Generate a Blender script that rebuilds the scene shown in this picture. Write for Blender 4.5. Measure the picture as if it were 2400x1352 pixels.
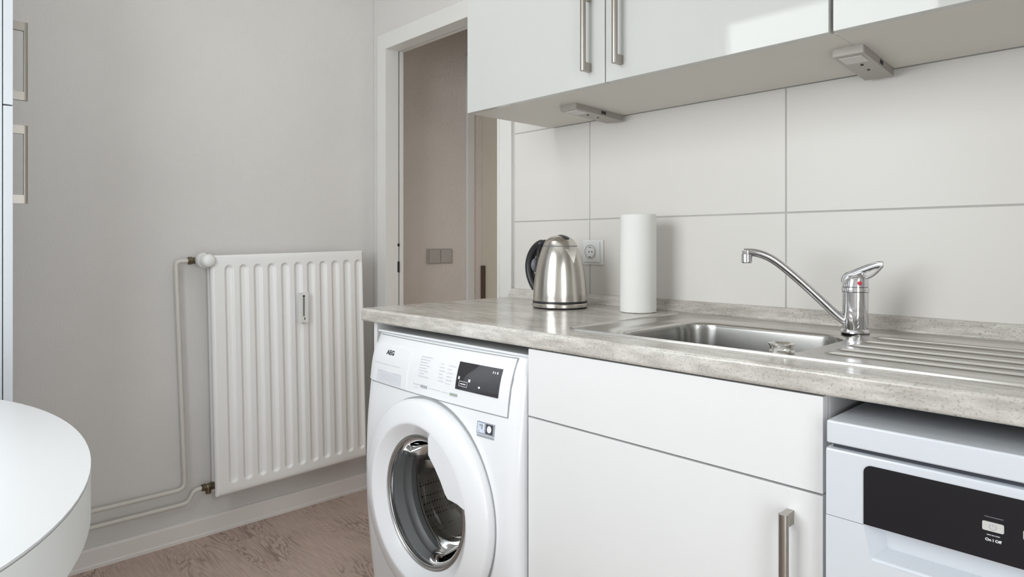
import bpy, bmesh, math, random
from mathutils import Vector, Matrix, Euler
from math import pi, sin, cos, radians, sqrt, exp

scene = bpy.context.scene
for o in list(bpy.data.objects):
    bpy.data.objects.remove(o)

# ------------------------------------------------------------------ camera, world, light, exposure
F_PX, HORIZ = 1541.07, 570.53
YAW = radians(43.5709)
cam_d = bpy.data.cameras.new('camera')
cam_d.sensor_fit = 'HORIZONTAL'
cam_d.sensor_width = 36.0
cam_d.lens = F_PX / 2400 * 36
cam_d.shift_y = -(676 - HORIZ) / 2400
cam_d.clip_start = 0.02
cam = bpy.data.objects.new('camera', cam_d)
scene.collection.objects.link(cam)
cam.location = (-0.0291, -1.5567, 1.0702)
cam.rotation_euler = (pi / 2, 0, pi / 2 - YAW)
scene.camera = cam

world = bpy.data.worlds.new('sky')
scene.world = world
world.use_nodes = True
wn = world.node_tree.nodes
wn['Background'].inputs[0].default_value = (0.88, 0.94, 1.0, 1)
wn['Background'].inputs[1].default_value = 1.6

def area(name, loc, rot, sx, sy, power, col=(1, 1, 1)):
    d = bpy.data.lights.new(name, 'AREA')
    d.shape = 'RECTANGLE'; d.size = sx; d.size_y = sy; d.energy = power; d.color = col
    o = bpy.data.objects.new(name, d)
    scene.collection.objects.link(o)
    o.location = loc; o.rotation_euler = rot
    return o
WIN_X0, WIN_X1, WIN_Z0, WIN_Z1, WIN_Y = -1.603, -0.672, 0.93, 2.131, -1.97
# daylight falling in through the kitchen window, then an unseen fill light added from the right
area('window_daylight', ((WIN_X0 + WIN_X1) / 2, WIN_Y - 0.15, (WIN_Z0 + WIN_Z1) / 2), (pi / 2, 0, 0), 1.10, 1.34, 32, (0.97, 0.985, 1.0))
area('side_fill_light', (0.80, -1.42, 1.05), (pi / 2, 0, pi / 2), 0.80, 1.85, 15, (0.97, 0.985, 1.0))
# unseen fill lights added under the ceiling and in the hall
area('ceiling_fill_light', (-1.65, -0.90, 2.40), (0, 0, 0), 0.5, 0.5, 2.7, (1.0, 0.975, 0.94))
area('hall_fill_light', (-1.14, 0.42, 0.95), (pi / 2, 0, pi / 2), 0.5, 1.1, 1.9, (1.0, 0.95, 0.88))

scene.view_settings.view_transform = 'Standard'
scene.view_settings.look = 'None'
scene.view_settings.gamma = 1.0
scene.view_settings.use_curve_mapping = False
scene.view_settings.exposure = 0.0

# ------------------------------------------------------------------ materials
MATS = {}
def mat(name, col=(0.8, 0.8, 0.8), rough=0.5, metal=0.0, bump=0.0, bscale=200.0, coat=0.0, var=0.0, vscale=6.0, spec=None, stretch=(1, 1, 1), trans=0.0, emit=0.0, aniso=0.0, bdist=0.001):
    if name in MATS:
        return MATS[name]
    m = bpy.data.materials.new(name); m.use_nodes = True
    nt = m.node_tree; N = nt.nodes; L = nt.links
    b = N['Principled BSDF']
    b.inputs['Base Color'].default_value = (*col, 1)
    b.inputs['Roughness'].default_value = rough
    b.inputs['Metallic'].default_value = metal
    b.inputs['Coat Weight'].default_value = coat
    b.inputs['Coat Roughness'].default_value = 0.03
    b.inputs['Transmission Weight'].default_value = trans
    if spec is not None: b.inputs['Specular IOR Level'].default_value = spec
    if emit:
        b.inputs['Emission Color'].default_value = (*col, 1); b.inputs['Emission Strength'].default_value = emit
    if bump or var or stretch != (1, 1, 1):
        tc = N.new('ShaderNodeTexCoord'); mp = N.new('ShaderNodeMapping')
        mp.inputs['Scale'].default_value = stretch
        L.new(tc.outputs['Object'], mp.inputs['Vector'])
    if bump:
        n = N.new('ShaderNodeTexNoise'); n.inputs['Scale'].default_value = bscale; n.inputs['Detail'].default_value = 3
        bp = N.new('ShaderNodeBump'); bp.inputs['Strength'].default_value = bump; bp.inputs['Distance'].default_value = bdist
        L.new(mp.outputs[0], n.inputs['Vector']); L.new(n.outputs['Fac'], bp.inputs['Height']); L.new(bp.outputs[0], b.inputs['Normal'])
    if var:
        n = N.new('ShaderNodeTexNoise'); n.inputs['Scale'].default_value = vscale; n.inputs['Detail'].default_value = 4
        r = N.new('ShaderNodeValToRGB')
        r.color_ramp.elements[0].position = 0.3; r.color_ramp.elements[1].position = 0.7
        r.color_ramp.elements[0].color = (*[c * (1 - var) for c in col], 1)
        r.color_ramp.elements[1].color = (*[min(1, c * (1 + var)) for c in col], 1)
        L.new(mp.outputs[0], n.inputs['Vector']); L.new(n.outputs['Fac'], r.inputs[0]); L.new(r.outputs[0], b.inputs['Base Color'])
    MATS[name] = m
    return m

M_wall = mat('wall_plaster', (0.71, 0.69, 0.665), 0.9, bump=0.6, bscale=170, bdist=0.0022, var=0.02, vscale=3)
M_hall = mat('hall_plaster', (0.74, 0.675, 0.64), 0.9, bump=0.9, bscale=90, bdist=0.004, var=0.03, vscale=4)
M_hall2 = mat('hall_beige_plaster', (0.68, 0.62, 0.52), 0.9, bump=0.4, bscale=90, bdist=0.003)
M_ceil = mat('ceiling_paint', (0.85, 0.85, 0.83), 0.9, bump=0.2, bscale=150)
M_frame = mat('door_frame_paint', (0.78, 0.77, 0.745), 0.35, var=0.01)
M_skirt = mat('skirting_paint', (0.80, 0.76, 0.73), 0.5, var=0.015)
M_tile = mat('tile_glaze', (0.745, 0.72, 0.685), 0.34, spec=0.3, bump=0.03, bscale=12, var=0.01, vscale=2)
M_grout = mat('grout', (0.50, 0.49, 0.465), 0.9, bump=0.3, bscale=300)
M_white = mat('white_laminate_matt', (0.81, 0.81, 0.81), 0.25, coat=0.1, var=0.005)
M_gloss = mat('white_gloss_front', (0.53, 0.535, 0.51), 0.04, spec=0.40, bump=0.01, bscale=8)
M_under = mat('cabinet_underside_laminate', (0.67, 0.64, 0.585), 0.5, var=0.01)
M_carc = mat('cabinet_carcass_laminate', (0.62, 0.62, 0.62), 0.5, var=0.01)
M_dark = mat('dark_gap', (0.03, 0.03, 0.03), 0.9, var=0.1)
M_rad = mat('radiator_enamel', (0.90, 0.895, 0.88), 0.35, coat=0.2, var=0.008)
M_pipe = mat('painted_pipe', (0.66, 0.635, 0.585), 0.4, var=0.015, vscale=20)
M_plwhite = mat('white_plastic', (0.82, 0.82, 0.80), 0.35, var=0.005)
M_brass = mat('tarnished_brass', (0.17, 0.14, 0.09), 0.4, 0.85, var=0.3, vscale=60, bump=0.3, bscale=200)
M_nickel = mat('brushed_nickel', (0.40, 0.37, 0.335), 0.34, 1.0, bump=0.06, bscale=60, stretch=(60, 60, 1))
M_lampmetal = mat('satin_lamp_housing', (0.40, 0.375, 0.345), 0.42, 0.6, var=0.02)
M_diff = mat('lamp_diffuser', (0.66, 0.62, 0.60), 0.5, var=0.01)
M_bowl_shade = mat('shaded_bowl_steel', (0.36, 0.355, 0.34), 0.26, 1.0, bump=0.04, bscale=40)  # darker copy of the sink steel, shade of the basin put into the colour
M_steel = mat('sink_steel', (0.60, 0.585, 0.56), 0.24, 1.0, bump=0.05, bscale=40, stretch=(1, 40, 1))
M_chrome = mat('chrome', (0.72, 0.72, 0.74), 0.06, 1.0, bump=0.015, bscale=20)
M_kettle = mat('kettle_steel', (0.63, 0.60, 0.555), 0.20, 1.0, bump=0.05, bscale=30, stretch=(40, 40, 1))
M_blackpl = mat('black_plastic', (0.02, 0.02, 0.022), 0.35, var=0.1)
M_greypl = mat('grey_plastic', (0.17, 0.17, 0.19), 0.4, var=0.05)
M_paper = mat('kitchen_paper', (0.80, 0.795, 0.765), 0.9, bump=0.5, bscale=260, var=0.01)
M_wash = mat('washer_enamel', (0.855, 0.865, 0.885), 0.22, coat=0.3, var=0.004)
M_washg = mat('washer_seam', (0.33, 0.34, 0.35), 0.6, var=0.02)
M_dw = mat('dishwasher_silver', (0.67, 0.70, 0.745), 0.3, 0.0, coat=0.2, var=0.008)
M_dwdark = mat('dishwasher_gap', (0.05, 0.055, 0.07), 0.6, var=0.1)
M_blackglass = mat('black_display_glass', (0.012, 0.011, 0.014), 0.3, spec=0.35, var=0.05)
M_disp = mat('washer_display_glass', (0.035, 0.033, 0.036), 0.05, coat=1.0, var=0.05)
M_print = mat('grey_print', (0.42, 0.43, 0.45), 0.6, var=0.05, vscale=100)
M_printl = mat('pale_print', (0.62, 0.63, 0.66), 0.6, var=0.05, vscale=100)
M_ink = mat('dark_print', (0.05, 0.05, 0.06), 0.5, var=0.05)
M_icon = mat('white_print', (0.85, 0.86, 0.88), 0.5, var=0.02)
M_btn = mat('silver_button', (0.66, 0.66, 0.64), 0.35, 0.2, var=0.02)
M_gasket = mat('grey_rubber', (0.21, 0.21, 0.215), 0.4, bump=0.1, bscale=30, var=0.05)
M_sil = mat('silver_label', (0.45, 0.48, 0.53), 0.3, 0.3, var=0.05)
M_stblue = mat('pale_blue_print', (0.68, 0.75, 0.88), 0.4, var=0.1, vscale=80)
M_red = mat('red_dot', (0.65, 0.04, 0.07), 0.3, var=0.05)
M_table = mat('white_table_laminate', (0.62, 0.625, 0.63), 0.3, var=0.004)
M_tedge = mat('table_edge_laminate', (0.70, 0.71, 0.69), 0.4, var=0.006)
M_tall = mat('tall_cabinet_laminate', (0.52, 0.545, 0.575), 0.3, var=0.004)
M_seam = mat('table_seam', (0.30, 0.30, 0.30), 0.6, var=0.05)
M_dkwood = mat('dark_wood', (0.10, 0.065, 0.04), 0.5, var=0.25, vscale=30, stretch=(8, 8, 1))
M_swt = mat('switch_plastic', (0.46, 0.43, 0.41), 0.4, var=0.01)

def glass_mat():
    m = bpy.data.materials.new('door_glass'); m.use_nodes = True
    nt = m.node_tree; N = nt.nodes; L = nt.links; N.remove(N['Principled BSDF'])
    out = N['Material Output']
    tr = N.new('ShaderNodeBsdfTransparent'); tr.inputs[0].default_value = (0.87, 0.885, 0.88, 1)
    gl = N.new('ShaderNodeBsdfGlossy'); gl.inputs['Roughness'].default_value = 0.03
    lw = N.new('ShaderNodeLayerWeight'); lw.inputs[0].default_value = 0.35
    mx = N.new('ShaderNodeMixShader')
    L.new(lw.outputs['Fresnel'], mx.inputs[0]); L.new(tr.outputs[0], mx.inputs[1]); L.new(gl.outputs[0], mx.inputs[2]); L.new(mx.outputs[0], out.inputs[0])
    lw.inputs[0].default_value = 0.18
    return m
M_glass = glass_mat()

def counter_mat():
    m = bpy.data.materials.new('counter_concrete_laminate'); m.use_nodes = True
    nt = m.node_tree; N = nt.nodes; L = nt.links; b = N['Principled BSDF']
    tc = N.new('ShaderNodeTexCoord')
    def noise(scale, st, det=5, rough=0.6):
        mp = N.new('ShaderNodeMapping'); mp.inputs['Scale'].default_value = st
        n = N.new('ShaderNodeTexNoise'); n.inputs['Scale'].default_value = scale; n.inputs['Detail'].default_value = det; n.inputs['Roughness'].default_value = rough
        L.new(tc.outputs['Object'], mp.inputs[0]); L.new(mp.outputs[0], n.inputs['Vector'])
        return n
    n1 = noise(3.2, (1, 4.6, 4.6)); n2 = noise(18, (1, 4.5, 4.5)); n3 = noise(230, (1, 1.4, 1.4), 3)
    r1 = N.new('ShaderNodeValToRGB'); e = r1.color_ramp.elements
    e[0].position = 0.30; e[0].color = (0.42, 0.39, 0.35, 1); e[1].position = 0.68; e[1].color = (0.70, 0.68, 0.64, 1)
    k = e.new(0.48); k.color = (0.57, 0.545, 0.50, 1)
    L.new(n1.outputs['Fac'], r1.inputs[0])
    r2 = N.new('ShaderNodeValToRGB'); e = r2.color_ramp.elements
    e[0].position = 0.33; e[0].color = (0.68, 0.67, 0.66, 1); e[1].position = 0.62; e[1].color = (1.1, 1.1, 1.1, 1)
    L.new(n2.outputs['Fac'], r2.inputs[0])
    mu = N.new('ShaderNodeMixRGB'); mu.blend_type = 'MULTIPLY'; mu.inputs[0].default_value = 0.75
    L.new(r1.outputs[0], mu.inputs[1]); L.new(r2.outputs[0], mu.inputs[2])
    r3 = N.new('ShaderNodeValToRGB'); e = r3.color_ramp.elements
    e[0].position = 0.30; e[0].color = (0.48, 0.47, 0.46, 1); e[1].position = 0.46; e[1].color = (1, 1, 1, 1)
    L.new(n3.outputs['Fac'], r3.inputs[0])
    m2 = N.new('ShaderNodeMixRGB'); m2.blend_type = 'MULTIPLY'; m2.inputs[0].default_value = 0.8
    L.new(mu.outputs[0], m2.inputs[1]); L.new(r3.outputs[0], m2.inputs[2])
    L.new(m2.outputs[0], b.inputs['Base Color'])
    b.inputs['Roughness'].default_value = 0.2
    b.inputs['Specular IOR Level'].default_value = 0.62
    bp = N.new('ShaderNodeBump'); bp.inputs['Strength'].default_value = 0.08; bp.inputs['Distance'].default_value = 0.001
    L.new(n2.outputs['Fac'], bp.inputs['Height']); L.new(bp.outputs[0], b.inputs['Normal'])
    return m
M_counter = counter_mat()

def floor_mat():
    m = bpy.data.materials.new('vinyl_oak_floor'); m.use_nodes = True
    nt = m.node_tree; N = nt.nodes; L = nt.links; b = N['Principled BSDF']
    tc = N.new('ShaderNodeTexCoord'); oi = N.new('ShaderNodeObjectInfo')
    ad = N.new('ShaderNodeVectorMath'); ad.operation = 'MULTIPLY_ADD'
    L.new(oi.outputs['Location'], ad.inputs[0]); ad.inputs[1].default_value = (0.7, 1.9, 0)
    L.new(tc.outputs['Object'], ad.inputs[2])
    mp = N.new('ShaderNodeMapping'); mp.inputs['Scale'].default_value = (1.0, 5.0, 1)
    L.new(ad.outputs[0], mp.inputs[0])
    n1 = N.new('ShaderNodeTexNoise'); n1.inputs['Scale'].default_value = 2.6; n1.inputs['Detail'].default_value = 3; n1.inputs['Distortion'].default_value = 0.6
    L.new(mp.outputs[0], n1.inputs['Vector'])
    ml = N.new('ShaderNodeMath'); ml.operation = 'MULTIPLY'; ml.inputs[1].default_value = 90
    L.new(n1.outputs['Fac'], ml.inputs[0])
    sn = N.new('ShaderNodeMath'); sn.operation = 'SINE'; L.new(ml.outputs[0], sn.inputs[0])
    mr = N.new('ShaderNodeMapRange'); mr.inputs[1].default_value = -1; mr.inputs[2].default_value = 1
    L.new(sn.outputs[0], mr.inputs[0])
    rr = N.new('ShaderNodeValToRGB'); e = rr.color_ramp.elements
    e[0].position = 0.0; e[0].color = (0.30, 0.215, 0.175, 1); e[1].position = 0.55; e[1].color = (0.56, 0.43, 0.365, 1)
    L.new(mr.outputs[0], rr.inputs[0])
    mp2 = N.new('ShaderNodeMapping'); mp2.inputs['Scale'].default_value = (3, 40, 1); L.new(ad.outputs[0], mp2.inputs[0])
    n2 = N.new('ShaderNodeTexNoise'); n2.inputs['Scale'].default_value = 4; n2.inputs['Detail'].default_value = 4; L.new(mp2.outputs[0], n2.inputs['Vector'])
    r2 = N.new('ShaderNodeValToRGB'); e = r2.color_ramp.elements
    e[0].position = 0.3; e[0].color = (0.82, 0.8, 0.8, 1); e[1].position = 0.7; e[1].color = (1.1, 1.1, 1.1, 1)
    L.new(n2.outputs['Fac'], r2.inputs[0])
    n4 = N.new('ShaderNodeTexNoise'); n4.inputs['Scale'].default_value = 3.0; L.new(ad.outputs[0], n4.inputs['Vector'])
    mg = N.new('ShaderNodeMixRGB'); mg.inputs[1].default_value = (0.56, 0.43, 0.365, 1)
    r4 = N.new('ShaderNodeMapRange'); r4.inputs[1].default_value = 0.40; r4.inputs[2].default_value = 0.68; L.new(n4.outputs['Fac'], r4.inputs[0])
    L.new(r4.outputs[0], mg.inputs[0]); L.new(rr.outputs[0], mg.inputs[2])
    mu = N.new('ShaderNodeMixRGB'); mu.blend_type = 'MULTIPLY'; mu.inputs[0].default_value = 1
    L.new(mg.outputs[0], mu.inputs[1]); L.new(r2.outputs[0], mu.inputs[2])
    L.new(mu.outputs[0], b.inputs['Base Color'])
    b.inputs['Roughness'].default_value = 0.42
    bp = N.new('ShaderNodeBump'); bp.inputs['Strength'].default_value = 0.25; bp.inputs['Distance'].default_value = 0.0006
    L.new(mr.outputs[0], bp.inputs['Height']); L.new(bp.outputs[0], b.inputs['Normal'])
    return m
M_floor = floor_mat()

def drum_mat():
    m = bpy.data.materials.new('drum_perforated_steel'); m.use_nodes = True
    nt = m.node_tree; N = nt.nodes; L = nt.links; b = N['Principled BSDF']
    tc = N.new('ShaderNodeTexCoord')
    v = N.new('ShaderNodeTexVoronoi'); v.inputs['Scale'].default_value = 110; v.inputs['Randomness'].default_value = 0.15
    L.new(tc.outputs['Object'], v.inputs['Vector'])
    r = N.new('ShaderNodeValToRGB'); e = r.color_ramp.elements
    e[0].position = 0.22; e[0].color = (0.02, 0.02, 0.02, 1); e[1].position = 0.3; e[1].color = (0.62, 0.58, 0.53, 1)
    L.new(v.outputs['Distance'], r.inputs[0]); L.new(r.outputs[0], b.inputs['Base Color'])
    b.inputs['Metallic'].default_value = 0.55; b.inputs['Roughness'].default_value = 0.3
    return m
M_drum = drum_mat()
M_drumplain = mat('drum_steel', (0.60, 0.57, 0.54), 0.25, 0.7, bump=0.02, bscale=15)

# ------------------------------------------------------------------ helpers
COL = scene.collection
def finish(o, parent=None):
    COL.objects.link(o)
    if parent is not None: o.parent = parent
    return o
def obj(name, bm, m, parent=None, smooth=False, loc=None, angle=None):
    me = bpy.data.meshes.new(name)
    bmesh.ops.recalc_face_normals(bm, faces=bm.faces)
    bm.to_mesh(me); bm.free()
    ms = m if isinstance(m, (list, tuple)) else [m]
    for k in ms: me.materials.append(k)
    if smooth:
        for p in me.polygons: p.use_smooth = True
        me.set_sharp_from_angle(angle=radians(angle or 40))
    o = bpy.data.objects.new(name, me)
    finish(o, parent)
    if smooth and len(me.polygons) < 3000:
        w = o.modifiers.new('weighted_normal', 'WEIGHTED_NORMAL'); w.keep_sharp = True; w.weight = 50
    if loc is not None: o.location = loc
    return o
def tag(o, label=None, cat=None, group=None, kind=None):
    if label: o['label'] = label
    if cat: o['category'] = cat
    if group: o['group'] = group
    if kind: o['kind'] = kind
    return o
def thing(name, label, cat, loc=(0, 0, 0), group=None, kind=None):
    o = bpy.data.objects.new(name, None); o.empty_display_size = 0.05
    COL.objects.link(o); o.location = loc
    return tag(o, label, cat, group, kind)
def BM(): return bmesh.new()
def box(bm, x0, x1, y0, y1, z0, z1, bev=0.0, seg=2, mi=0, M=None):
    vs = [bm.verts.new((x, y, z)) for x in (x0, x1) for y in (y0, y1) for z in (z0, z1)]
    F = [(0, 1, 3, 2), (4, 6, 7, 5), (0, 4, 5, 1), (2, 3, 7, 6), (0, 2, 6, 4), (1, 5, 7, 3)]
    fs = [bm.faces.new([vs[i] for i in f]) for f in F]
    for f in fs: f.material_index = mi
    if bev:
        es = list({e for f in fs for e in f.edges})
        r = bmesh.ops.bevel(bm, geom=es, offset=bev, segments=seg, profile=0.5, affect='EDGES')
        vv = {v for f in r['faces'] for v in f.verts}
        for f in r['faces']: f.material_index = mi
        allv = set(vv)
        for f in fs:
            if f.is_valid: allv |= set(f.verts)
        vs = list(allv)
    if M is not None: bmesh.ops.transform(bm, matrix=M, verts=[v for v in vs if v.is_valid])
    return bm
def boxo(name, x0, x1, y0, y1, z0, z1, m, parent=None, bev=0.0, off=(0, 0, 0), seg=2):
    """box given in world coordinates, off = parent's world location"""
    bm = BM(); box(bm, x0 - off[0], x1 - off[0], y0 - off[1], y1 - off[1], z0 - off[2], z1 - off[2], bev, seg)
    return obj(name, bm, m, parent, smooth=bev > 0, angle=35)
def lathe(bm, prof, n=48, axis='Z', c=(0, 0, 0), cap0=True, cap1=True, mi=0):
    rings = []
    for r, h in prof:
        ring = []
        for i in range(n):
            a = 2 * pi * i / n
            if axis == 'Z': p = (c[0] + r * cos(a), c[1] + r * sin(a), c[2] + h)
            elif axis == 'Y': p = (c[0] + r * cos(a), c[1] + h, c[2] + r * sin(a))
            else: p = (c[0] + h, c[1] + r * cos(a), c[2] + r * sin(a))
            ring.append(bm.verts.new(p))
        rings.append(ring)
    for k in range(len(rings) - 1):
        for i in range(n):
            f = bm.faces.new((rings[k][i], rings[k][(i + 1) % n], rings[k + 1][(i + 1) % n], rings[k + 1][i])); f.material_index = mi
    if cap0: bm.faces.new(rings[0]).material_index = mi
    if cap1: bm.faces.new(rings[-1]).material_index = mi
    return bm
def tube(bm, pts, rad, n=16, flat=None, cap=True):
    """sweep of a circle or ellipse; rad a number or list; flat=(side, up) multipliers"""
    P = [Vector(p) for p in pts]
    R = rad if isinstance(rad, (list, tuple)) else [rad] * len(P)
    T = []
    for i in range(len(P)):
        a = P[max(0, i - 1)]; b = P[min(len(P) - 1, i + 1)]
        T.append((b - a).normalized())
    up = Vector((0, 0, 1))
    if abs(T[0].dot(up)) > 0.9: up = Vector((0, 1, 0))
    side = T[0].cross(up).normalized(); rings = []
    for i, p in enumerate(P):
        side = (side - T[i] * side.dot(T[i])).normalized(); u = side.cross(T[i])
        fs, fu = flat if flat else (1, 1)
        rings.append([bm.verts.new(p + side * (R[i] * fs * cos(2 * pi * k / n)) + u * (R[i] * fu * sin(2 * pi * k / n))) for k in range(n)])
    for k in range(len(rings) - 1):
        for i in range(n): bm.faces.new((rings[k][i], rings[k][(i + 1) % n], rings[k + 1][(i + 1) % n], rings[k + 1][i]))
    if cap: bm.faces.new(rings[0]); bm.faces.new(rings[-1])
    return bm
def smooth_path(pts, n=8):
    P = [Vector(p) for p in pts]; out = []
    for i in range(len(P) - 1):
        p0 = P[max(0, i - 1)]; p1 = P[i]; p2 = P[i + 1]; p3 = P[min(len(P) - 1, i + 2)]
        for k in range(n):
            t = k / n
            out.append(0.5 * ((2 * p1) + (p2 - p0) * t + (2 * p0 - 5 * p1 + 4 * p2 - p3) * t * t + (3 * p1 - p0 - 3 * p2 + p3) * t ** 3))
    out.append(P[-1]); return out
def bend_path(pts, r=0.02, n=6):
    """polyline with rounded corners"""
    P = [Vector(p) for p in pts]; out = [P[0]]
    for i in range(1, len(P) - 1):
        a = (P[i - 1] - P[i]); b = (P[i + 1] - P[i]); rr = min(r, a.length * 0.45, b.length * 0.45)
        A = P[i] + a.normalized() * rr; B = P[i] + b.normalized() * rr
        for k in range(n + 1):
            t = k / n; out.append(A * (1 - t) ** 2 + P[i] * 2 * t * (1 - t) + B * t * t)
    out.append(P[-1]); return out
def extrude_poly(bm, pts, axis, a, b, mi=0):
    """polygon pts (2D) in the plane perpendicular to axis, extruded from a to b"""
    def P(p, h):
        if axis == 'X': return (h, p[0], p[1])
        if axis == 'Y': return (p[0], h, p[1])
        return (p[0], p[1], h)
    A = [bm.verts.new(P(p, a)) for p in pts]; B = [bm.verts.new(P(p, b)) for p in pts]; n = len(pts)
    for i in range(n): bm.faces.new((A[i], A[(i + 1) % n], B[(i + 1) % n], B[i])).material_index = mi
    bm.faces.new(A).material_index = mi; bm.faces.new(B).material_index = mi
    return bm
def rrect(x0, x1, y0, y1, r, n=6):
    out = []
    for cx, cy, a0 in ((x1 - r, y1 - r, 0), (x0 + r, y1 - r, 90), (x0 + r, y0 + r, 180), (x1 - r, y0 + r, 270)):
        for k in range(n + 1):
            a = radians(a0 + 90 * k / n); out.append((cx + r * cos(a), cy + r * sin(a)))
    return out
def heightfield(bm, us, vs, fn, keep=None, mi=0):
    g = [[bm.verts.new(fn(u, v)) for v in vs] for u in us]
    for i in range(len(us) - 1):
        for j in range(len(vs) - 1):
            if keep and not keep((us[i] + us[i + 1]) / 2, (vs[j] + vs[j + 1]) / 2): continue
            bm.faces.new((g[i][j], g[i + 1][j], g[i + 1][j + 1], g[i][j + 1])).material_index = mi
    for v in [v for v in bm.verts if not v.link_faces]: bm.verts.remove(v)
    return bm
def lin(a, b, n): return [a + (b - a) * i / (n - 1) for i in range(n)]
def sstep(t): t = max(0.0, min(1.0, t)); return t * t * (3 - 2 * t)
def text_mesh(s, size, bold=0.0):
    c = bpy.data.curves.new('t', 'FONT'); c.body = s; c.size = size; c.align_x = 'CENTER'; c.align_y = 'CENTER'; c.offset = bold; c.resolution_u = 3
    o = bpy.data.objects.new('t', c); COL.objects.link(o)
    dg = bpy.context.evaluated_depsgraph_get(); me = bpy.data.meshes.new_from_object(o.evaluated_get(dg))
    bm = BM(); bm.from_mesh(me)
    bpy.data.objects.remove(o); bpy.data.curves.remove(c); bpy.data.meshes.remove(me)
    return bm

XR = -2.5585          # radiator wall
ZC = 0.8886           # counter top
CT = 0.8527           # counter underside
H_ROOM = 2.50

# ------------------------------------------------------------------ the setting
# kitchen wall with the door opening (X -2.50 .. -1.67)
bm = BM()
box(bm, XR - 0.12, -2.47, 0.004, 0.08, 0, H_ROOM)
box(bm, -2.47, -1.69, 0.004, 0.08, 1.935, H_ROOM)
box(bm, -1.69, 0.74, 0.012, 0.10, 0, H_ROOM)
box(bm, -1.69, -1.655, 0.004, 0.0125, 0, H_ROOM)
wall_back = tag(obj('wall_back', bm, M_wall), kind='structure')
gm = BM(); box(gm, -1.655, 0.62, 0.002, 0.0135, 0.84, 1.75)
obj('grout', gm, M_grout, wall_back)
# ceramic tiles, stacked, 600 x 300
tile_me = None
xs = [-1.3211 + 0.605 * k for k in range(-1, 4)]
for row, (z0, z1) in enumerate(((0.845, 1.1437), (1.1437, 1.4437), (1.4437, 1.7437))):
    for i in range(len(xs) - 1):
        a, b = xs[i], xs[i + 1]
        a = max(a, -1.6535); b = min(b, 0.62)
        if b - a < 0.02: continue
        bm = BM(); box(bm, a + 0.0018, b - 0.0018, 0.0, 0.009, z0 + 0.0018, z1 - 0.0018, 0.0008, 1)
        obj('tile', bm, M_tile, wall_back, smooth=True)
bm = BM(); box(bm, XR - 0.12, XR, -2.1, 0.003, 0, H_ROOM)
wall_left = tag(obj('wall_left', bm, M_wall), kind='structure')
bm = BM(); box(bm, 0.62, 0.74, -2.1, -1.83, 0, H_ROOM); box(bm, 0.62, 0.74, -1.01, 0.011, 0, H_ROOM); box(bm, 0.62, 0.74, -1.83, -1.01, 2.0, H_ROOM)
tag(obj('wall_right', bm, M_wall), kind='structure')
bm = BM()
box(bm, XR, WIN_X0, WIN_Y - 0.12, WIN_Y, 0, H_ROOM); box(bm, WIN_X1, 0.62, WIN_Y - 0.12, WIN_Y, 0, H_ROOM)
box(bm, WIN_X0, WIN_X1, WIN_Y - 0.12, WIN_Y, 0, WIN_Z0); box(bm, WIN_X0, WIN_X1, WIN_Y - 0.12, WIN_Y, WIN_Z1, H_ROOM)
tag(obj('wall_front', bm, M_wall), kind='structure')
bm = BM(); box(bm, XR - 0.12, 0.74, -2.1, 1.0, H_ROOM, H_ROOM + 0.1)
tag(obj('ceiling', bm, M_ceil), kind='structure')
# floor slab and vinyl planks laid along X
bm = BM(); box(bm, XR - 0.25, 0.74, -2.1, 1.0, -0.12, -0.006)
floor = tag(obj('floor', bm, M_grout), kind='structure')
rnd = random.Random(4)
PW, PL = 0.185, 1.22
pm = {}
y = -1.97; r_ = 0
while y < 0.72:
    y1 = min(y + PW, 0.72); off = rnd.uniform(0, PL); x = XR - 0.1 - off
    while x < 0.62:
        a = max(x, XR - 0.1); b = min(x + PL, 0.62); x += PL
        if b - a < 0.03: continue
        bm = BM(); box(bm, -(b - a) / 2 + 0.0001, (b - a) / 2 - 0.0001, -(y1 - y) / 2 + 0.0001, (y1 - y) / 2 - 0.0001, -0.006, 0.0)
        obj('plank', bm, M_floor, floor, loc=((a + b) / 2, (y + y1) / 2, 0))
    y = y1
# hall seen through the door
bm = BM(); box(bm, XR - 0.25, -2.65, 0.08, 1.0, 0, H_ROOM)
wh = tag(obj('wall_hall_left', bm, M_hall), kind='structure')
bm = BM(); box(bm, -2.65, -2.632, 0.605, 0.654, 0, 2.04, 0.004); tag(obj('trim_1', bm, M_frame, smooth=True), kind='structure')
bm = BM(); box(bm, -2.65, -2.641, 0.656, 0.716, 0, 2.04, 0.002); tag(obj('trim_2', bm, M_hall, smooth=True), kind='structure')
bm = BM(); box(bm, -2.65, -1.0, 0.716, 0.85, 0, H_ROOM); tag(obj('wall_hall_back', bm, M_hall2), kind='structure')
bm = BM(); box(bm, -1.1, -1.0, 0.10, 0.716, 0, H_ROOM); tag(obj('wall_hall_right', bm, M_hall2), kind='structure')

# skirting on the radiator wall
bm = BM()
prof = [(0, 0.0), (0.016, 0.0), (0.016, 0.010), (0.0125, 0.0135), (0.012, 0.060), (0.009, 0.068), (0.0, 0.070)]
A = [bm.verts.new((XR + p[0], -1.97, p[1])) for p in prof]; B = [bm.verts.new((XR + p[0], 0.002, p[1])) for p in prof]
for i in range(len(prof)): bm.faces.new((A[i], A[(i + 1) % len(prof)], B[(i + 1) % len(prof)], B[i]))
bm.faces.new(A); bm.faces.new(B)
tag(obj('baseboard_left', bm, M_skirt), kind='structure')

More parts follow.
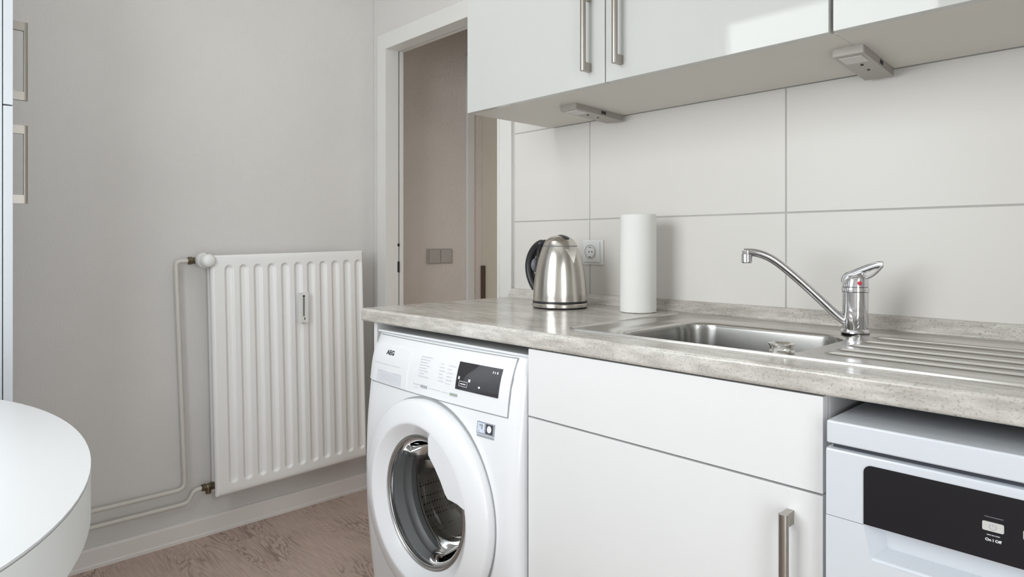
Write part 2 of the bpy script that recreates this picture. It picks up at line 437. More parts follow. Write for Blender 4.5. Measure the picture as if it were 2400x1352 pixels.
# door frame
door = thing('door_1', None, None, kind='structure')
OX0, OX1, OZ = -2.435, -1.7275, 1.9015
bm = BM()
def casing(bm, w0, w1, y0, y1):
    """U-shaped flat ring, mitred, from offset w0 to w1 outside the opening"""
    pts_o = [(OX0 - w1, 0), (OX0 - w1, OZ + w1), (OX1 + w1, OZ + w1), (OX1 + w1, 0), (OX1 + w0, 0), (OX1 + w0, OZ + w0), (OX0 - w0, OZ + w0), (OX0 - w0, 0)]
    A = [bm.verts.new((p[0], y0, p[1])) for p in pts_o]; B = [bm.verts.new((p[0], y1, p[1])) for p in pts_o]
    for i in range(8): bm.faces.new((A[i], A[(i + 1) % 8], B[(i + 1) % 8], B[i]))
    for q in ((0, 1, 6, 7), (1, 2, 5, 6), (2, 3, 4, 5)):
        bm.faces.new([A[i] for i in q]); bm.faces.new([B[i] for i in q])
casing(bm, 0.010, 0.068, -0.010, 0.03)
obj('casing', bm, M_frame, door)
bm = BM(); casing(bm, 0.0, 0.0105, -0.013, 0.03); obj('casing_bead', bm, M_frame, door)
bm = BM(); casing(bm, 0.0, 0.012, 0.03, 0.052)
obj('jamb', bm, M_frame, door)
bm = BM(); casing(bm, 0.008, 0.016, 0.0525, 0.060); obj('seal_groove', bm, M_gasket, door)
bm = BM(); casing(bm, 0.003, 0.035, 0.060, 0.0795); obj('rebate', bm, M_frame, door)
for z0, z1, nm in ((0.945, 0.992, 'strike_slot'), (1.058, 1.070, 'strike_screw')):
    bm = BM(); box(bm, OX0 - 0.001, OX0 + 0.0012, 0.047, 0.058, z0, z1, 0.0005, 1); obj(nm, bm, M_dark, door)

# window in the front wall, behind the camera
win = thing('window_1', None, None, kind='structure')
fw = 0.04
bm = BM()
for b_ in ((WIN_X0, WIN_X0 + fw, WIN_Z0, WIN_Z1), (WIN_X1 - fw, WIN_X1, WIN_Z0, WIN_Z1), (WIN_X0 + fw, WIN_X1 - fw, WIN_Z0, WIN_Z0 + fw), (WIN_X0 + fw, WIN_X1 - fw, WIN_Z1 - fw, WIN_Z1)):
    box(bm, b_[0], b_[1], WIN_Y - 0.08, WIN_Y - 0.03, b_[2], b_[3], 0.004)
obj('window_frame', bm, M_plwhite, win, smooth=True)
bm = BM(); box(bm, WIN_X0 + fw, WIN_X1 - fw, WIN_Y - 0.056, WIN_Y - 0.052, WIN_Z0 + fw, WIN_Z1 - fw)
def pane_mat():
    m = bpy.data.materials.new('window_pane'); m.use_nodes = True
    nt = m.node_tree; N = nt.nodes; L = nt.links; N.remove(N['Principled BSDF'])
    tr = N.new('ShaderNodeBsdfTransparent'); tr.inputs[0].default_value = (0.97, 0.98, 0.98, 1)
    gl = N.new('ShaderNodeBsdfGlossy'); gl.inputs['Roughness'].default_value = 0.02
    mx = N.new('ShaderNodeMixShader'); mx.inputs[0].default_value = 0.05
    L.new(tr.outputs[0], mx.inputs[1]); L.new(gl.outputs[0], mx.inputs[2]); L.new(mx.outputs[0], N['Material Output'].inputs[0])
    return m
obj('pane', bm, pane_mat(), win)
bm = BM(); box(bm, WIN_X0 - 0.03, WIN_X1 + 0.03, WIN_Y - 0.03, WIN_Y + 0.03, WIN_Z0 - 0.025, WIN_Z0, 0.005)
obj('window_sill', bm, M_plwhite, win, smooth=True)

# opening for the side fill light: unseen glazed door added in the right wall
d2 = thing('fill_door', None, None, kind='structure')
gy0, gy1 = -1.83, -1.01
bm = BM()
for b_ in ((gy0, gy0 + 0.06, 0.02, 2.0), (gy1 - 0.06, gy1, 0.02, 2.0), (gy0 + 0.06, gy1 - 0.06, 0.02, 0.10), (gy0 + 0.06, gy1 - 0.06, 1.94, 2.0)):
    box(bm, 0.66, 0.71, b_[0], b_[1], b_[2], b_[3], 0.004)
obj('fill_door_frame', bm, M_plwhite, d2, smooth=True)
bm = BM(); box(bm, 0.683, 0.687, gy0 + 0.06, gy1 - 0.06, 0.10, 1.94); obj('pane', bm, bpy.data.materials['window_pane'], d2)

# ------------------------------------------------------------------ handles
def handle_bm(L=0.186, proud=0.031):
    """vertical D-section bar handle; base plane y=0, sticking out to -y, z from 0 to L"""
    bm = BM()
    sec = []
    for k in range(13):
        a = pi + pi * k / 12
        sec.append((0.0072 * cos(a), -proud + 0.0065 + 0.0065 * sin(a)))
    sec += [(0.0072, -proud + 0.0085), (-0.0072, -proud + 0.0085)]
    extrude_poly(bm, sec, 'Z', 0, L)
    for z0 in (0.0, L - 0.020):
        pts = [(-0.0052, 0.0)] + [(-0.0052 + 0.0104 * t, 0.0) for t in (1.0,)] + [(0.0052, -proud + 0.0080), (-0.0052, -proud + 0.0080)]
        extrude_poly(bm, pts, 'Z', z0, z0 + 0.020)
    return bm
HB = handle_bm()
handle_me = bpy.data.meshes.new('handle')
bmesh.ops.recalc_face_normals(HB, faces=HB.faces)
HB.to_mesh(handle_me); HB.free(); handle_me.materials.append(M_nickel)
for p in handle_me.polygons: p.use_smooth = True
handle_me.set_sharp_from_angle(angle=radians(40))
def put_handle(parent, loc, rz=0):
    o = bpy.data.objects.new('handle', handle_me); finish(o, parent)
    o.location = loc; o.rotation_euler = (0, 0, rz)
    o['label'] = 'brushed metal bar handle'
    return o

# ------------------------------------------------------------------ wall cabinets
UZ0, UZ1, UY = 1.4402, 2.16, -0.360
def wall_cabinet(x0, x1, split, label):
    t = thing('wall_cabinet', label, 'cabinet', (x0, 0, UZ0), group='white gloss wall cabinets')
    o = (x0, 0, UZ0)
    bm = BM()
    yb, yf = -0.015, UY + 0.019
    for b_ in ((x0, x0 + 0.016, yf, yb, UZ0 + 0.016, UZ1), (x1 - 0.016, x1, yf, yb, UZ0 + 0.016, UZ1), (x0, x1, yf, yb, UZ1 - 0.016, UZ1), (x0 + 0.016, x1 - 0.016, yb - 0.008, yb, UZ0 + 0.016, UZ1 - 0.016)):
        box(bm, b_[0] - o[0], b_[1] - o[0], b_[2], b_[3], b_[4] - o[2], b_[5] - o[2])
    obj('carcass', bm, M_white, t)
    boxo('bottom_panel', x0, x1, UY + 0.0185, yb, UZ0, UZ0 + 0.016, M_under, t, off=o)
    for (a, b, hx) in split:
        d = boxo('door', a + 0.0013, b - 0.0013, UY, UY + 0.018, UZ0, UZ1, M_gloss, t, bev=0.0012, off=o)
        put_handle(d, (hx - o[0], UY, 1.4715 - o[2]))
    return t
wall_cabinet(-1.4727, -0.4784, ((-1.4727, -0.9762, -1.022), (-0.9762, -0.4803, -0.9305)), 'white gloss wall cabinet with two bar handles near its middle gap, left of the pair')
wall_cabinet(-0.4778, 0.515, ((-0.4757, 0.02, -0.025), (0.02, 0.515, 0.065)), 'white gloss wall cabinet at the right edge, with the window mirrored in its door')

# under-cabinet lamps
def under_lamp(cx, label):
    t = thing('under_cabinet_lamp', label, 'lamp', (cx, -0.13, UZ0), group='wedge lamps under the wall cabinets')
    w = 0.0275
    bm = BM()
    # housing: rounded wedge, front (y -) 13 mm high, back 15 mm
    vs = []
    for (yy, h) in ((-0.115, 0.0145), (-0.106, 0.0155), (0.110, 0.0175)):
        for xx in (-w, w): vs.append((xx, yy, h))
    top = [bm.verts.new((v[0], v[1], 0)) for v in vs]; bot = [bm.verts.new((v[0], v[1], -v[2])) for v in vs]
    for q in ((0, 1, 3, 2), (2, 3, 5, 4)):
        bm.faces.new([top[i] for i in q]); bm.faces.new([bot[i] for i in q])
    for a, b in ((0, 1), (1, 3), (3, 5), (5, 4), (4, 2), (2, 0)): bm.faces.new((top[a], top[b], bot[b], bot[a]))
    bmesh.ops.bevel(bm, geom=[e for e in bm.edges if abs(e.verts[0].co.z - e.verts[1].co.z) > 0.01], offset=0.0015, segments=2, affect='EDGES')
    obj('housing', bm, M_lampmetal, t)
    bm = BM(); box(bm, -0.020, 0.020, -0.100, -0.050, -0.0170, -0.0158)
    obj('diffuser', bm, M_diff, t)
    for yy in (-0.028, 0.02):
        bm = BM(); lathe(bm, [(0.003, -0.0178), (0.003, -0.0164)], 12, c=(0.002, yy, 0)); obj('screw', bm, M_dark, t)
    bm = BM(); box(bm, w - 0.001, w + 0.0006, 0.0, 0.022, -0.012, -0.004); obj('switch', bm, M_dark, t)
    t.rotation_euler = (0, 0, radians(4))
    return t
under_lamp(-1.2005, 'flat metal lamp under the wall cabinet nearer the door, above the kettle')
under_lamp(-0.4985, 'flat metal lamp under the joint of the wall cabinets, above the tap')

# ------------------------------------------------------------------ worktop with sink cut-out
CX0, CX1, CY0, CY1 = -1.6627, 0.62, -0.5886, -0.002
wt = thing('worktop', 'grey stone-look laminate worktop with rounded front edge and rear upstand', 'worktop', (CX0, CY0, CT))
o_ = (CX0, CY0, CT)
bm = BM()
def front_sec(ya, yb):
    r = 0.007; pts = []
    for k in range(6):
        a = radians(180 + 90 * k / 5); pts.append((ya + r + r * cos(a), CT + r + r * sin(a)))
    pts += [(yb, CT), (yb, ZC)]
    for k in range(6):
        a = radians(90 + 90 * k / 5); pts.append((ya + r + r * cos(a), ZC - r + r * sin(a)))
    return [(p[0] - o_[1], p[1] - o_[2]) for p in pts]
extrude_poly(bm, front_sec(CY0, -0.500), 'X', 0, CX1 - CX0)
SX0, SX1 = -0.950, -0.12
box(bm, 0, SX0 - CX0, -0.500 - CY0, CY1 - CY0, 0, ZC - CT)
box(bm, SX1 - CX0, CX1 - CX0, -0.500 - CY0, CY1 - CY0, 0, ZC - CT)
box(bm, SX0 - CX0, SX1 - CX0, -0.090 - CY0, CY1 - CY0, 0, ZC - CT)
bmesh.ops.remove_doubles(bm, verts=bm.verts, dist=1e-5)
obj('slab', bm, M_counter, wt, smooth=True, angle=30)
bm = BM()
pts = [(-0.031, ZC), (-0.030, ZC + 0.004), (-0.014, ZC + 0.0265), (-0.010, ZC + 0.0285), (-0.0003, ZC + 0.0285), (-0.0003, ZC)]
extrude_poly(bm, [(p[0] - o_[1], p[1] - o_[2] + 0.0002) for p in pts], 'X', -1.6545 - CX0, CX1 - CX0)
obj('upstand', bm, M_counter, wt, smooth=True, angle=30)

# ------------------------------------------------------------------ inset sink
def sd_rr(x, y, cx, cy, hx, hy, r):
    qx = abs(x - cx) - hx + r; qy = abs(y - cy) - hy + r
    return sqrt(max(qx, 0) ** 2 + max(qy, 0) ** 2) + min(max(qx, qy), 0) - r
KX0, KX1, KY0, KY1 = -0.965, -0.100, -0.5150, -0.070
BX0, BX1, BY0, BY1 = -0.862, -0.506, -0.478, -0.172
RIBS = (-0.175, -0.243, -0.308, -0.368, -0.420)
def sink_z(x, y):
    do = -sd_rr(x, y, (KX0 + KX1) / 2, (KY0 + KY1) / 2, (KX1 - KX0) / 2, (KY1 - KY0) / 2, 0.028)
    db = -sd_rr(x, y, (BX0 + BX1) / 2, (BY0 + BY1) / 2, (BX1 - BX0) / 2, (BY1 - BY0) / 2, 0.062)
    z = -0.003 + 0.0070 * sstep(do / 0.0026) - 0.0027 * sstep((do - 0.0034) / 0.006)
    # shallow dish around the basin and the drainer
    if x < -0.48: z -= 0.0035 * sstep((db + 0.036) / 0.02)
    dd = -sd_rr(x, y, -0.285, -0.295, 0.20, 0.175, 0.03)
    z -= 0.003 * sstep((dd + 0.004) / 0.014)
    for yr in RIBS:
        xs_ = -0.478 - 0.02 * (yr + 0.3)
        z += 0.0046 * exp(-((y - yr) / 0.0023) ** 2) * sstep((x - xs_) / 0.03) * sstep((-0.13 - x) / 0.03)
    z -= 0.006 * sstep((db + 0.008) / 0.011) + 0.140 * min(1.0, max(0.0, db / 0.012)) + 0.006 * sstep((db - 0.012) / 0.10)
    return z
def grid_lines(a, b, fine, finest=()):
    out = []; x = a
    while x < b - 1e-6:
        out.append(x)
        x += 0.0006 if any(f0 <= x < f1 for f0, f1 in finest) else 0.0013 if any(f0 <= x < f1 for f0, f1 in fine) else 0.006
    out.append(b); return out
us = grid_lines(KX0 - 0.002, KX1 + 0.002, ((KX0 - 0.003, KX0 + 0.014), (BX0 - 0.012, BX0 + 0.066), (BX1 - 0.066, BX1 + 0.012)))
vs = grid_lines(KY0 - 0.002, KY1 + 0.002, ((KY0 - 0.003, KY0 + 0.105), (BY1 - 0.066, BY1 + 0.03)), ((KY0 - 0.001, KY0 + 0.009), *[(r_ - 0.006, r_ + 0.006) for r_ in RIBS]))
sk = thing('sink', 'stainless steel inset sink with one basin and ribbed drainer on the right', 'sink', (KX0, KY0, ZC))
bm = BM()
heightfield(bm, us, vs, lambda u, v: (u - KX0, v - KY0, sink_z(u, v)))
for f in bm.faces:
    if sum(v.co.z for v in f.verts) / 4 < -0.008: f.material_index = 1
obj('sink_bowl_and_drainer', bm, [M_steel, M_bowl_shade], sk, smooth=True, angle=88)
bm = BM(); lathe(bm, [(0.0, 0.002), (0.026, 0.002), (0.034, 0.0045), (0.040, 0.003), (0.041, 0.0)], 32, c=(-0.68 - KX0, -0.33 - KY0, -0.1552), cap0=False, cap1=False)
obj('drain_strainer', bm, M_chrome, sk, smooth=True)

# drain knob standing on the front rim
kn = thing('drain_knob', 'small round chrome drain knob on the front rim of the sink', 'knob', (-0.5095, -0.4835, ZC + 0.0008))
bm = BM(); lathe(bm, [(0.0195, 0.0), (0.0215, 0.001), (0.0225, 0.004), (0.0205, 0.007), (0.0205, 0.013), (0.0232, 0.0165), (0.0232, 0.0185), (0.0215, 0.0195), (0.0185, 0.0185), (0.0150, 0.0150), (0.0, 0.0135)], 40, cap1=False)
obj('knob_body', bm, mat('knob_metal', (0.80, 0.795, 0.78), 0.14, 1.0), kn, smooth=True, angle=50)
bm = BM()
sec = [(0.0136 * cos(2 * pi * k / 24) , 0.0048 * sin(2 * pi * k / 24) + 0.0098) for k in range(24)]
va = []; 
cen = math.atan2(-1.07, 0.49)
ring_o = []; ring_i = []
for (sx, sz) in sec:
    a = cen + sx / 0.0215
    ring_o.append(bm.verts.new((0.0236 * cos(a), 0.0236 * sin(a), sz)))
for (sx, sz) in sec:
    a = cen + sx * 0.82 / 0.0215
    ring_i.append(bm.verts.new((0.0215 * cos(a), 0.0215 * sin(a), 0.0098 + (sz - 0.0098) * 0.7)))
back = [bm.verts.new((0.019 * cos(cen + s[0] / 0.0215), 0.019 * sin(cen + s[0] / 0.0215), s[1])) for s in sec]
for i in range(24):
    j = (i + 1) % 24
    bm.faces.new((ring_o[i], ring_o[j], ring_i[j], ring_i[i])); bm.faces.new((ring_o[i], ring_o[j], back[j], back[i]))
bm.faces.new(ring_i)
obj('grip_ring', bm, bpy.data.materials['knob_metal'], kn, smooth=True, angle=50)
kn.scale = (0.9, 0.9, 0.85)

# ------------------------------------------------------------------ tap
FX, FY, FZ = -0.513, -0.141, ZC + 0.0022
tap = thing('mixer_tap', 'chrome single-lever mixer tap with long low spout over the sink', 'tap', (FX, FY, FZ))
bm = BM()
lathe(bm, [(0.0265, 0.0), (0.0275, 0.003), (0.0255, 0.0065), (0.0238, 0.008), (0.0236, 0.0435), (0.0232, 0.0438), (0.0232, 0.0446), (0.0236, 0.045), (0.0240, 0.0815)], 48)
obj('body', bm, M_chrome, tap, smooth=True, angle=35)
bm = BM(); lathe(bm, [(0.0235, 0.0815), (0.0250, 0.0825), (0.0255, 0.087), (0.0245, 0.0915), (0.023, 0.0925)], 48); obj('collar', bm, M_chrome, tap, smooth=True, angle=35)
# cap with a slanted top, higher on the lever side (+X)
bm = BM()
n = 48; lo = []; md = []; hi = []
for i in range(n):
    a = 2 * pi * i / n; r = 0.0240
    lo.append(bm.verts.new((r * cos(a), r * sin(a), 0.0925)))
    h = 0.1065 + 0.0045 * cos(a)
    md.append(bm.verts.new((r * cos(a), r * sin(a), h)))
    hi.append(bm.verts.new((0.7 * r * cos(a), 0.7 * r * sin(a), h + 0.0075 + 0.002 * cos(a))))
for A, B in ((lo, md), (md, hi)):
    for i in range(n): bm.faces.new((A[i], A[(i + 1) % n], B[(i + 1) % n], B[i]))
bm.faces.new(lo); bm.faces.new(hi)
obj('cap', bm, M_chrome, tap, smooth=True, angle=60)
# lever: a flat loop rising to the right
bm = BM()
P_up = [(-0.0215, 0, 0.100), (-0.0205, 0, 0.108), (-0.014, 0, 0.1145), (-0.003, 0, 0.1185), (0.012, 0, 0.1255), (0.034, 0, 0.1345), (0.045, 0, 0.1375), (0.0520, 0, 0.1370)]
tube(bm, smooth_path(P_up, 6), [0.0040] * 43, 16, flat=(1.8, 0.85))
P_lo = [(0.0522, 0, 0.1365), (0.047, 0, 0.1295), (0.039, 0, 0.1210), (0.030, 0, 0.1140), (0.022, 0, 0.1110), (0.010, 0, 0.1110)]
tube(bm, smooth_path(P_lo, 6), 0.0033, 16, flat=(1.6, 0.8))
lev = obj('lever', bm, M_chrome, tap, smooth=True, angle=60)
lev.rotation_euler = (0, 0, radians(-4))
aa = radians(-52)
bm = BM(); lathe(bm, [(0.0, -0.0005), (0.0042, -0.0005), (0.0042, 0.0008), (0.003, 0.0014), (0.0, 0.0016)], 20, axis='X', cap0=False, cap1=False)
rd = obj('temperature_mark', bm, M_red, tap, smooth=True); rd['label'] = 'red dot'
rd.location = (0.0240 * cos(aa), 0.0240 * sin(aa), 0.1005); rd.rotation_euler = (0, 0, aa)
# spout
EX, EY = -0.689 - FX, -0.249 - FY
SP = [(0.06, 0.018), (0.16, 0.0335), (0.28, 0.058), (0.44, 0.0905), (0.60, 0.121), (0.72, 0.1415), (0.82, 0.1535), (0.92, 0.1600), (1.03, 0.1610)]
bm = BM()
tube(bm, smooth_path([(EX * s, EY * s, z + 0.0) for s, z in SP], 6), 0.0095, 20, flat=(1.05, 0.9))
obj('spout', bm, M_chrome, tap, smooth=True, angle=60)
bm = BM(); lathe(bm, [(0.0095, 0.0), (0.0112, 0.002), (0.0112, 0.018), (0.0100, 0.0195), (0.0100, 0.026)], 28, c=(EX * 1.0, EY * 1.0, 0.1385))
obj('aerator', bm, M_chrome, tap, smooth=True, angle=35)

# ------------------------------------------------------------------ base cabinet under the sink
DY = -0.581
bx0, bx1 = -1.006, -0.405
t = thing('sink_base_cabinet', 'white base cabinet under the sink with a blank drawer front above one door', 'cabinet', (bx0, DY, 0.0))
o_ = (bx0, DY, 0)
bm = BM()
for b_ in ((bx0 + 0.001, bx0 + 0.017, -0.562, -0.02, 0.10, CT - 0.001), (bx1 - 0.014, bx1 + 0.002, -0.562, -0.02, 0.10, CT - 0.001), (bx0 + 0.017, bx1 - 0.014, -0.562, -0.02, 0.10, 0.116), (bx0 + 0.017, bx1 - 0.014, -0.562, -0.55, 0.70, 0.72)):
    box(bm, b_[0] - o_[0], b_[1] - o_[0], b_[2] - o_[1], b_[3] - o_[1], b_[4], b_[5])
obj('carcass', bm, M_carc, t)
boxo('drawer_front', bx0 + 0.001, bx1 - 0.001, DY, DY + 0.018, 0.7095, 0.8495, M_white, t, bev=0.001, off=o_)
d = boxo('door', bx0 + 0.001, bx1 - 0.001, DY, DY + 0.018, 0.105, 0.7060, M_white, t, bev=0.001, off=o_)
put_handle(d, (-0.4525 - o_[0], 0, 0.6745 - 0.186))
boxo('plinth', bx0, bx1, DY + 0.05, DY + 0.065, 0.0005, 0.10, M_white, t, off=o_)
# end panel carrying the worktop left of the washing machine
ep = boxo('end_panel', -1.641, -1.6245, -0.5605, -0.02, 0.0005, CT - 0.0002, M_white, bev=0.0008)
tag(ep, 'narrow white end panel carrying the worktop, left of the washing machine', 'panel')
# base cabinet beyond the dishwasher (right of the frame)
t = thing('base_cabinet', 'white base cabinet right of the dishwasher', 'cabinet', (0.24, DY, 0))
o_ = (0.24, DY, 0)
boxo('carcass', 0.242, 0.615, -0.562, -0.02, 0.10, CT - 0.001, M_carc, t, off=o_)
d = boxo('door', 0.242, 0.615, DY, DY + 0.018, 0.105, 0.8495, M_white, t, bev=0.001, off=o_)
put_handle(d, (0.29 - o_[0], 0, 0.64))

# ------------------------------------------------------------------ washing machine
WXC, WHX = -1.3125, 0.3005
PZ = [(-0.05, -0.575), (0.05, -0.581), (.15, -.589), (.234, -.599), (.40, -.6125), (.55, -.6115), (.626, -.607), (.70, -.599), (.77, -.588), (.826, -.5665), (.84, -.56), (.9, -.55)]
def prof_y(z):
    for i in range(len(PZ) - 1):
        if z <= PZ[i + 1][0]:
            i0 = max(0, i - 1); i3 = min(len(PZ) - 1, i + 2)
            (x1, y1), (x2, y2) = PZ[i], PZ[i + 1]
            m1 = (PZ[i + 1][1] - PZ[i0][1]) / (PZ[i + 1][0] - PZ[i0][0]); m2 = (PZ[i3][1] - PZ[i][1]) / (PZ[i3][0] - PZ[i][0])
            h = x2 - x1; t = (z - x1) / h
            return (2 * t**3 - 3 * t * t + 1) * y1 + (t**3 - 2 * t * t + t) * h * m1 + (-2 * t**3 + 3 * t * t) * y2 + (t**3 - t * t) * h * m2
    return PZ[-1][1]
def wf(x, z, off=0.0):
    u = (x - WXC) / 0.3
    y = prof_y(z) - 0.012 * (1 - u * u)
    e = abs(x - WXC) - (WHX - 0.030)
    if e > 0: y += 0.030 - sqrt(max(0.0, 0.030 ** 2 - min(e, 0.030) ** 2))
    return y - off
WY0 = -0.613
wm = thing('washing_machine', 'white front-loading washing machine under the left end of the worktop', 'washing machine', (WXC, WY0, 0.0))
def W(x, y, z): return (x - WXC, y - WY0, z)
DCX, DCZ = -1.31, 0.455
# body: front skin with a round hole, plus the box behind
bm = BM()
NA = 96
X0, X1, Z0, Z1 = WXC - WHX, WXC + WHX, 0.012, 0.826
def border(a):
    dx, dz = cos(a), sin(a); t = 9
    if dx > 1e-9: t = min(t, (X1 - DCX) / dx)
    if dx < -1e-9: t = min(t, (X0 - DCX) / dx)
    if dz > 1e-9: t = min(t, (Z1 - DCZ) / dz)
    if dz < -1e-9: t = min(t, (Z0 - DCZ) / dz)
    return t
angs = sorted([2 * pi * i / NA for i in range(NA)] + [math.atan2(z - DCZ, x - DCX) % (2 * pi) for x in (X0, X1) for z in (Z0, Z1)])
KS = [0, 0.25, 0.5, 0.7, 0.85, 0.92, 0.96, 0.985, 1.0]
grid = []
for a in angs:
    t = border(a); row = []
    for k in KS:
        r = 0.205 + (t - 0.205) * k
        x = DCX + r * cos(a); z = DCZ + r * sin(a)
        row.append(bm.verts.new(W(x, wf(x, z), z)))
    # return lip backwards
    x = DCX + t * cos(a); z = DCZ + t * sin(a)
    x = min(max(x, X0), X1)
    row.append(bm.verts.new(W(x, -0.50, z))); row.append(bm.verts.new(W(x, -0.03, z)))
    grid.append(row)
nA = len(angs)
for i in range(nA):
    for k in range(len(KS) + 1):
        bm.faces.new((grid[i][k], grid[(i + 1) % nA][k], grid[(i + 1) % nA][k + 1], grid[i][k + 1]))
bm.faces.new([g[-1] for g in grid])
obj('body', bm, M_wash, wm, smooth=True, angle=40)
bm = BM(); box(bm, X0 + 0.002 - WXC, X1 - 0.002 - WXC, -0.5655 - WY0, -0.03 - WY0, 0.8262, 0.8325, 0.002); obj('lid', bm, M_wash, wm, smooth=True)
# curved patches on the front
def patch(name, x0, x1, z0, z1, off, thick, m, nx=14, nz=8, parent=None, r=0.0):
    bm = BM()
    if r <= 0:
        xs_ = lin(x0, x1, nx); zs_ = lin(z0, z1, nz)
        A = [[bm.verts.new(W(x, wf(x, z, off), z)) for z in zs_] for x in xs_]
        for i in range(nx - 1):
            for j in range(nz - 1): bm.faces.new((A[i][j], A[i + 1][j], A[i + 1][j + 1], A[i][j + 1]))
        edge = [A[i][0] for i in range(nx)] + [A[nx - 1][j] for j in range(1, nz)] + [A[i][nz - 1] for i in range(nx - 2, -1, -1)] + [A[0][j] for j in range(nz - 2, 0, -1)]
        cop = [bm.verts.new((v.co.x, v.co.y + thick, v.co.z)) for v in edge]
        for i in range(len(edge)): bm.faces.new((edge[i], edge[(i + 1) % len(edge)], cop[(i + 1) % len(edge)], cop[i]))
    return obj(name, bm, m, parent or wm, smooth=True, angle=35)
patch('panel_seam', -1.6075, -1.0445, 0.6985, 0.8235, 0.0004, 0.001, M_washg, 24, 10)
fascia = patch('control_panel', -1.6055, -1.0475, 0.7012, 0.8215, 0.0014, 0.003, M_wash, 24, 10)
dwr = patch('detergent_drawer', -1.600, -1.412, 0.7030, 0.7990, 0.0032, 0.002, M_wash, 12, 8, fascia)
patch('display', -1.2165, -1.0775, 0.7362, 0.7970, 0.0032, 0.002, M_disp, 12, 8, fascia)
patch('drawer_label', -1.5545, -1.433, 0.7050, 0.7350, 0.0036, 0.0006, mat('pale_grey_label', (0.70, 0.72, 0.76), 0.4, var=0.02), 6, 4, fascia)
def deco(name, rects, off, m, parent):
    bm = BM()
    for (x0, x1, z0, z1) in rects:
        v = [bm.verts.new(W(x, wf(x, z, off), z)) for x, z in ((x0, z0), (x1, z0), (x1, z1), (x0, z1))]; bm.faces.new(v)
    return obj(name, bm, m, parent)
rn = random.Random(3)
R = []
for k in range(8):   # programme list, first column
    z = 0.7905 - k * 0.0066; x = -1.3625 + rn.uniform(-.002, .002)
    w = (0.046, 0.036, 0.030, 0.036, 0.028, 0.034, 0.022, 0.040)[k]
    while w > 0.004:
        s = rn.uniform(0.005, 0.011); R.append((x, x + s, z, z + 0.0019)); x += s + 0.0015; w -= s + 0.0015
for k in range(6):
    z = 0.783 - k * 0.0078; x = -1.2829; w = 0.012 + 0.004 * (k % 3)
    R.append((x, x + w, z, z + 0.0019))
for k in range(6):
    z = 0.7825 - k * 0.0082; x = -1.2534; w = (0.028, 0.014, 0.022, 0.018, 0.022, 0.016)[k]
    R.append((x, x + w * 0.55, z, z + 0.0018)); R.append((x + w * 0.6, x + w, z, z + 0.0018))
stf = deco('printed_programme_text', R, 0.0027, M_printl, fascia); stf['kind'] = 'stuff'
R = [(-1.574, -1.546, 0.7512, 0.7530), (-1.543, -1.500, 0.7515, 0.7528), (-1.497, -1.445, 0.7518, 0.7530)]
R += [(-1.5530, -1.436, 0.7335, 0.7350), (-1.535, -1.455, 0.7240, 0.7250), (-1.535, -1.445, 0.7190, 0.7198), (-1.535, -1.465, 0.7140, 0.7148)]
R += [(-1.3144, -1.296, 0.7219, 0.7232), (-1.293, -1.270, 0.7219, 0.7232), (-1.262, -1.2407, 0.7219, 0.7232), (-1.377, -1.360, 0.7160, 0.7170)]
deco('printed_lines', R, 0.0040, M_printl, fascia)['kind'] = 'stuff'
deco('button_marks', [(-1.3485, -1.3225, 0.7190, 0.7255)], 0.0030, M_print, fascia)
deco('button_marks', [(-1.2340, -1.2080, 0.7185, 0.7245)], 0.0030, mat('green_grey_print', (0.36, 0.40, 0.35), 0.6), fascia)
deco('button_marks', [(-1.3793, -1.3543, 0.7225, 0.7252)], 0.0030, M_printl, fascia)
def wtext(s, size, cx, cz, off, m, parent, bold=0.0, name='lettering', sx=1.0):
    bm = text_mesh(s, size, bold)
    for v in bm.verts:
        x = cx + v.co.x * sx; z = cz + v.co.y
        v.co = Vector(W(x, wf(x, z, off), z))
    return obj(name, bm, m, parent)
wtext('AEG', 0.0155, -1.503, 0.7825, 0.0042, M_ink, fascia, 0.0006, 'brand_lettering', 1.25)
ic = [(-1.2095, -1.2045, 0.7590, 0.7655), (-1.1745, -1.1675, 0.7570, 0.7630), (-1.1400, -1.1340, 0.7480, 0.7520), (-1.1030, -1.1005, 0.7850, 0.7898), (-1.0970, -1.0945, 0.7850, 0.7890), (-1.0905, -1.0865, 0.7850, 0.7895)]
fx0, fx1, fz0, fz1 = -1.2045, -1.1765, 0.7445, 0.7560
ic += [(fx0, fx1, fz1 - 0.0009, fz1), (fx0, fx1, fz0, fz0 + 0.0009), (fx0, fx0 + 0.0009, fz0, fz1), (fx1 - 0.0009, fx1, fz0, fz1), (fx0 + 0.004, fx1 - 0.005, 0.7490, 0.7510), (-1.1655, -1.1650, .757, .758)]
deco('symbol_frame', ic[6:10], 0.0038, M_icon, fascia)
for k_ in ic[:6] + ic[10:11]: deco('display_symbol', [k_], 0.0038, M_icon, fascia)
# sticker
st = patch('energy_sticker', -1.1345, -1.0800, 0.6530, 0.6790, 0.0010, 0.001, M_sil, 4, 4)
deco('sticker_field', [(-1.1318, -1.1100, 0.6560, 0.6768)], 0.0016, M_stblue, st)
deco('sticker_field', [(-1.1060, -1.0850, 0.6560, 0.6768)], 0.0016, M_ink, st)
deco('sticker_strip', [(-1.1330, -1.0800, 0.6470, 0.6515)], 0.0014, M_sil, st)
deco('sticker_mark', [(-1.1265, -1.1155, 0.6705, 0.6740), (-1.1200, -1.1165, 0.6640, 0.6705), (-1.1280, -1.1250, 0.6580, 0.6605)], 0.0021, M_sil, st)
bm = BM(); vv = []
for k in range(20):
    a = 2 * pi * k / 20; x = -1.0955 + 0.0068 * cos(a); z = 0.6660 + 0.0085 * sin(a) * (1.0 if sin(a) > 0 else 0.8)
    vv.append(bm.verts.new(W(x, wf(x, z, 0.0021), z)))
bm.faces.new(vv); obj('sticker_mark', bm, M_icon, st)
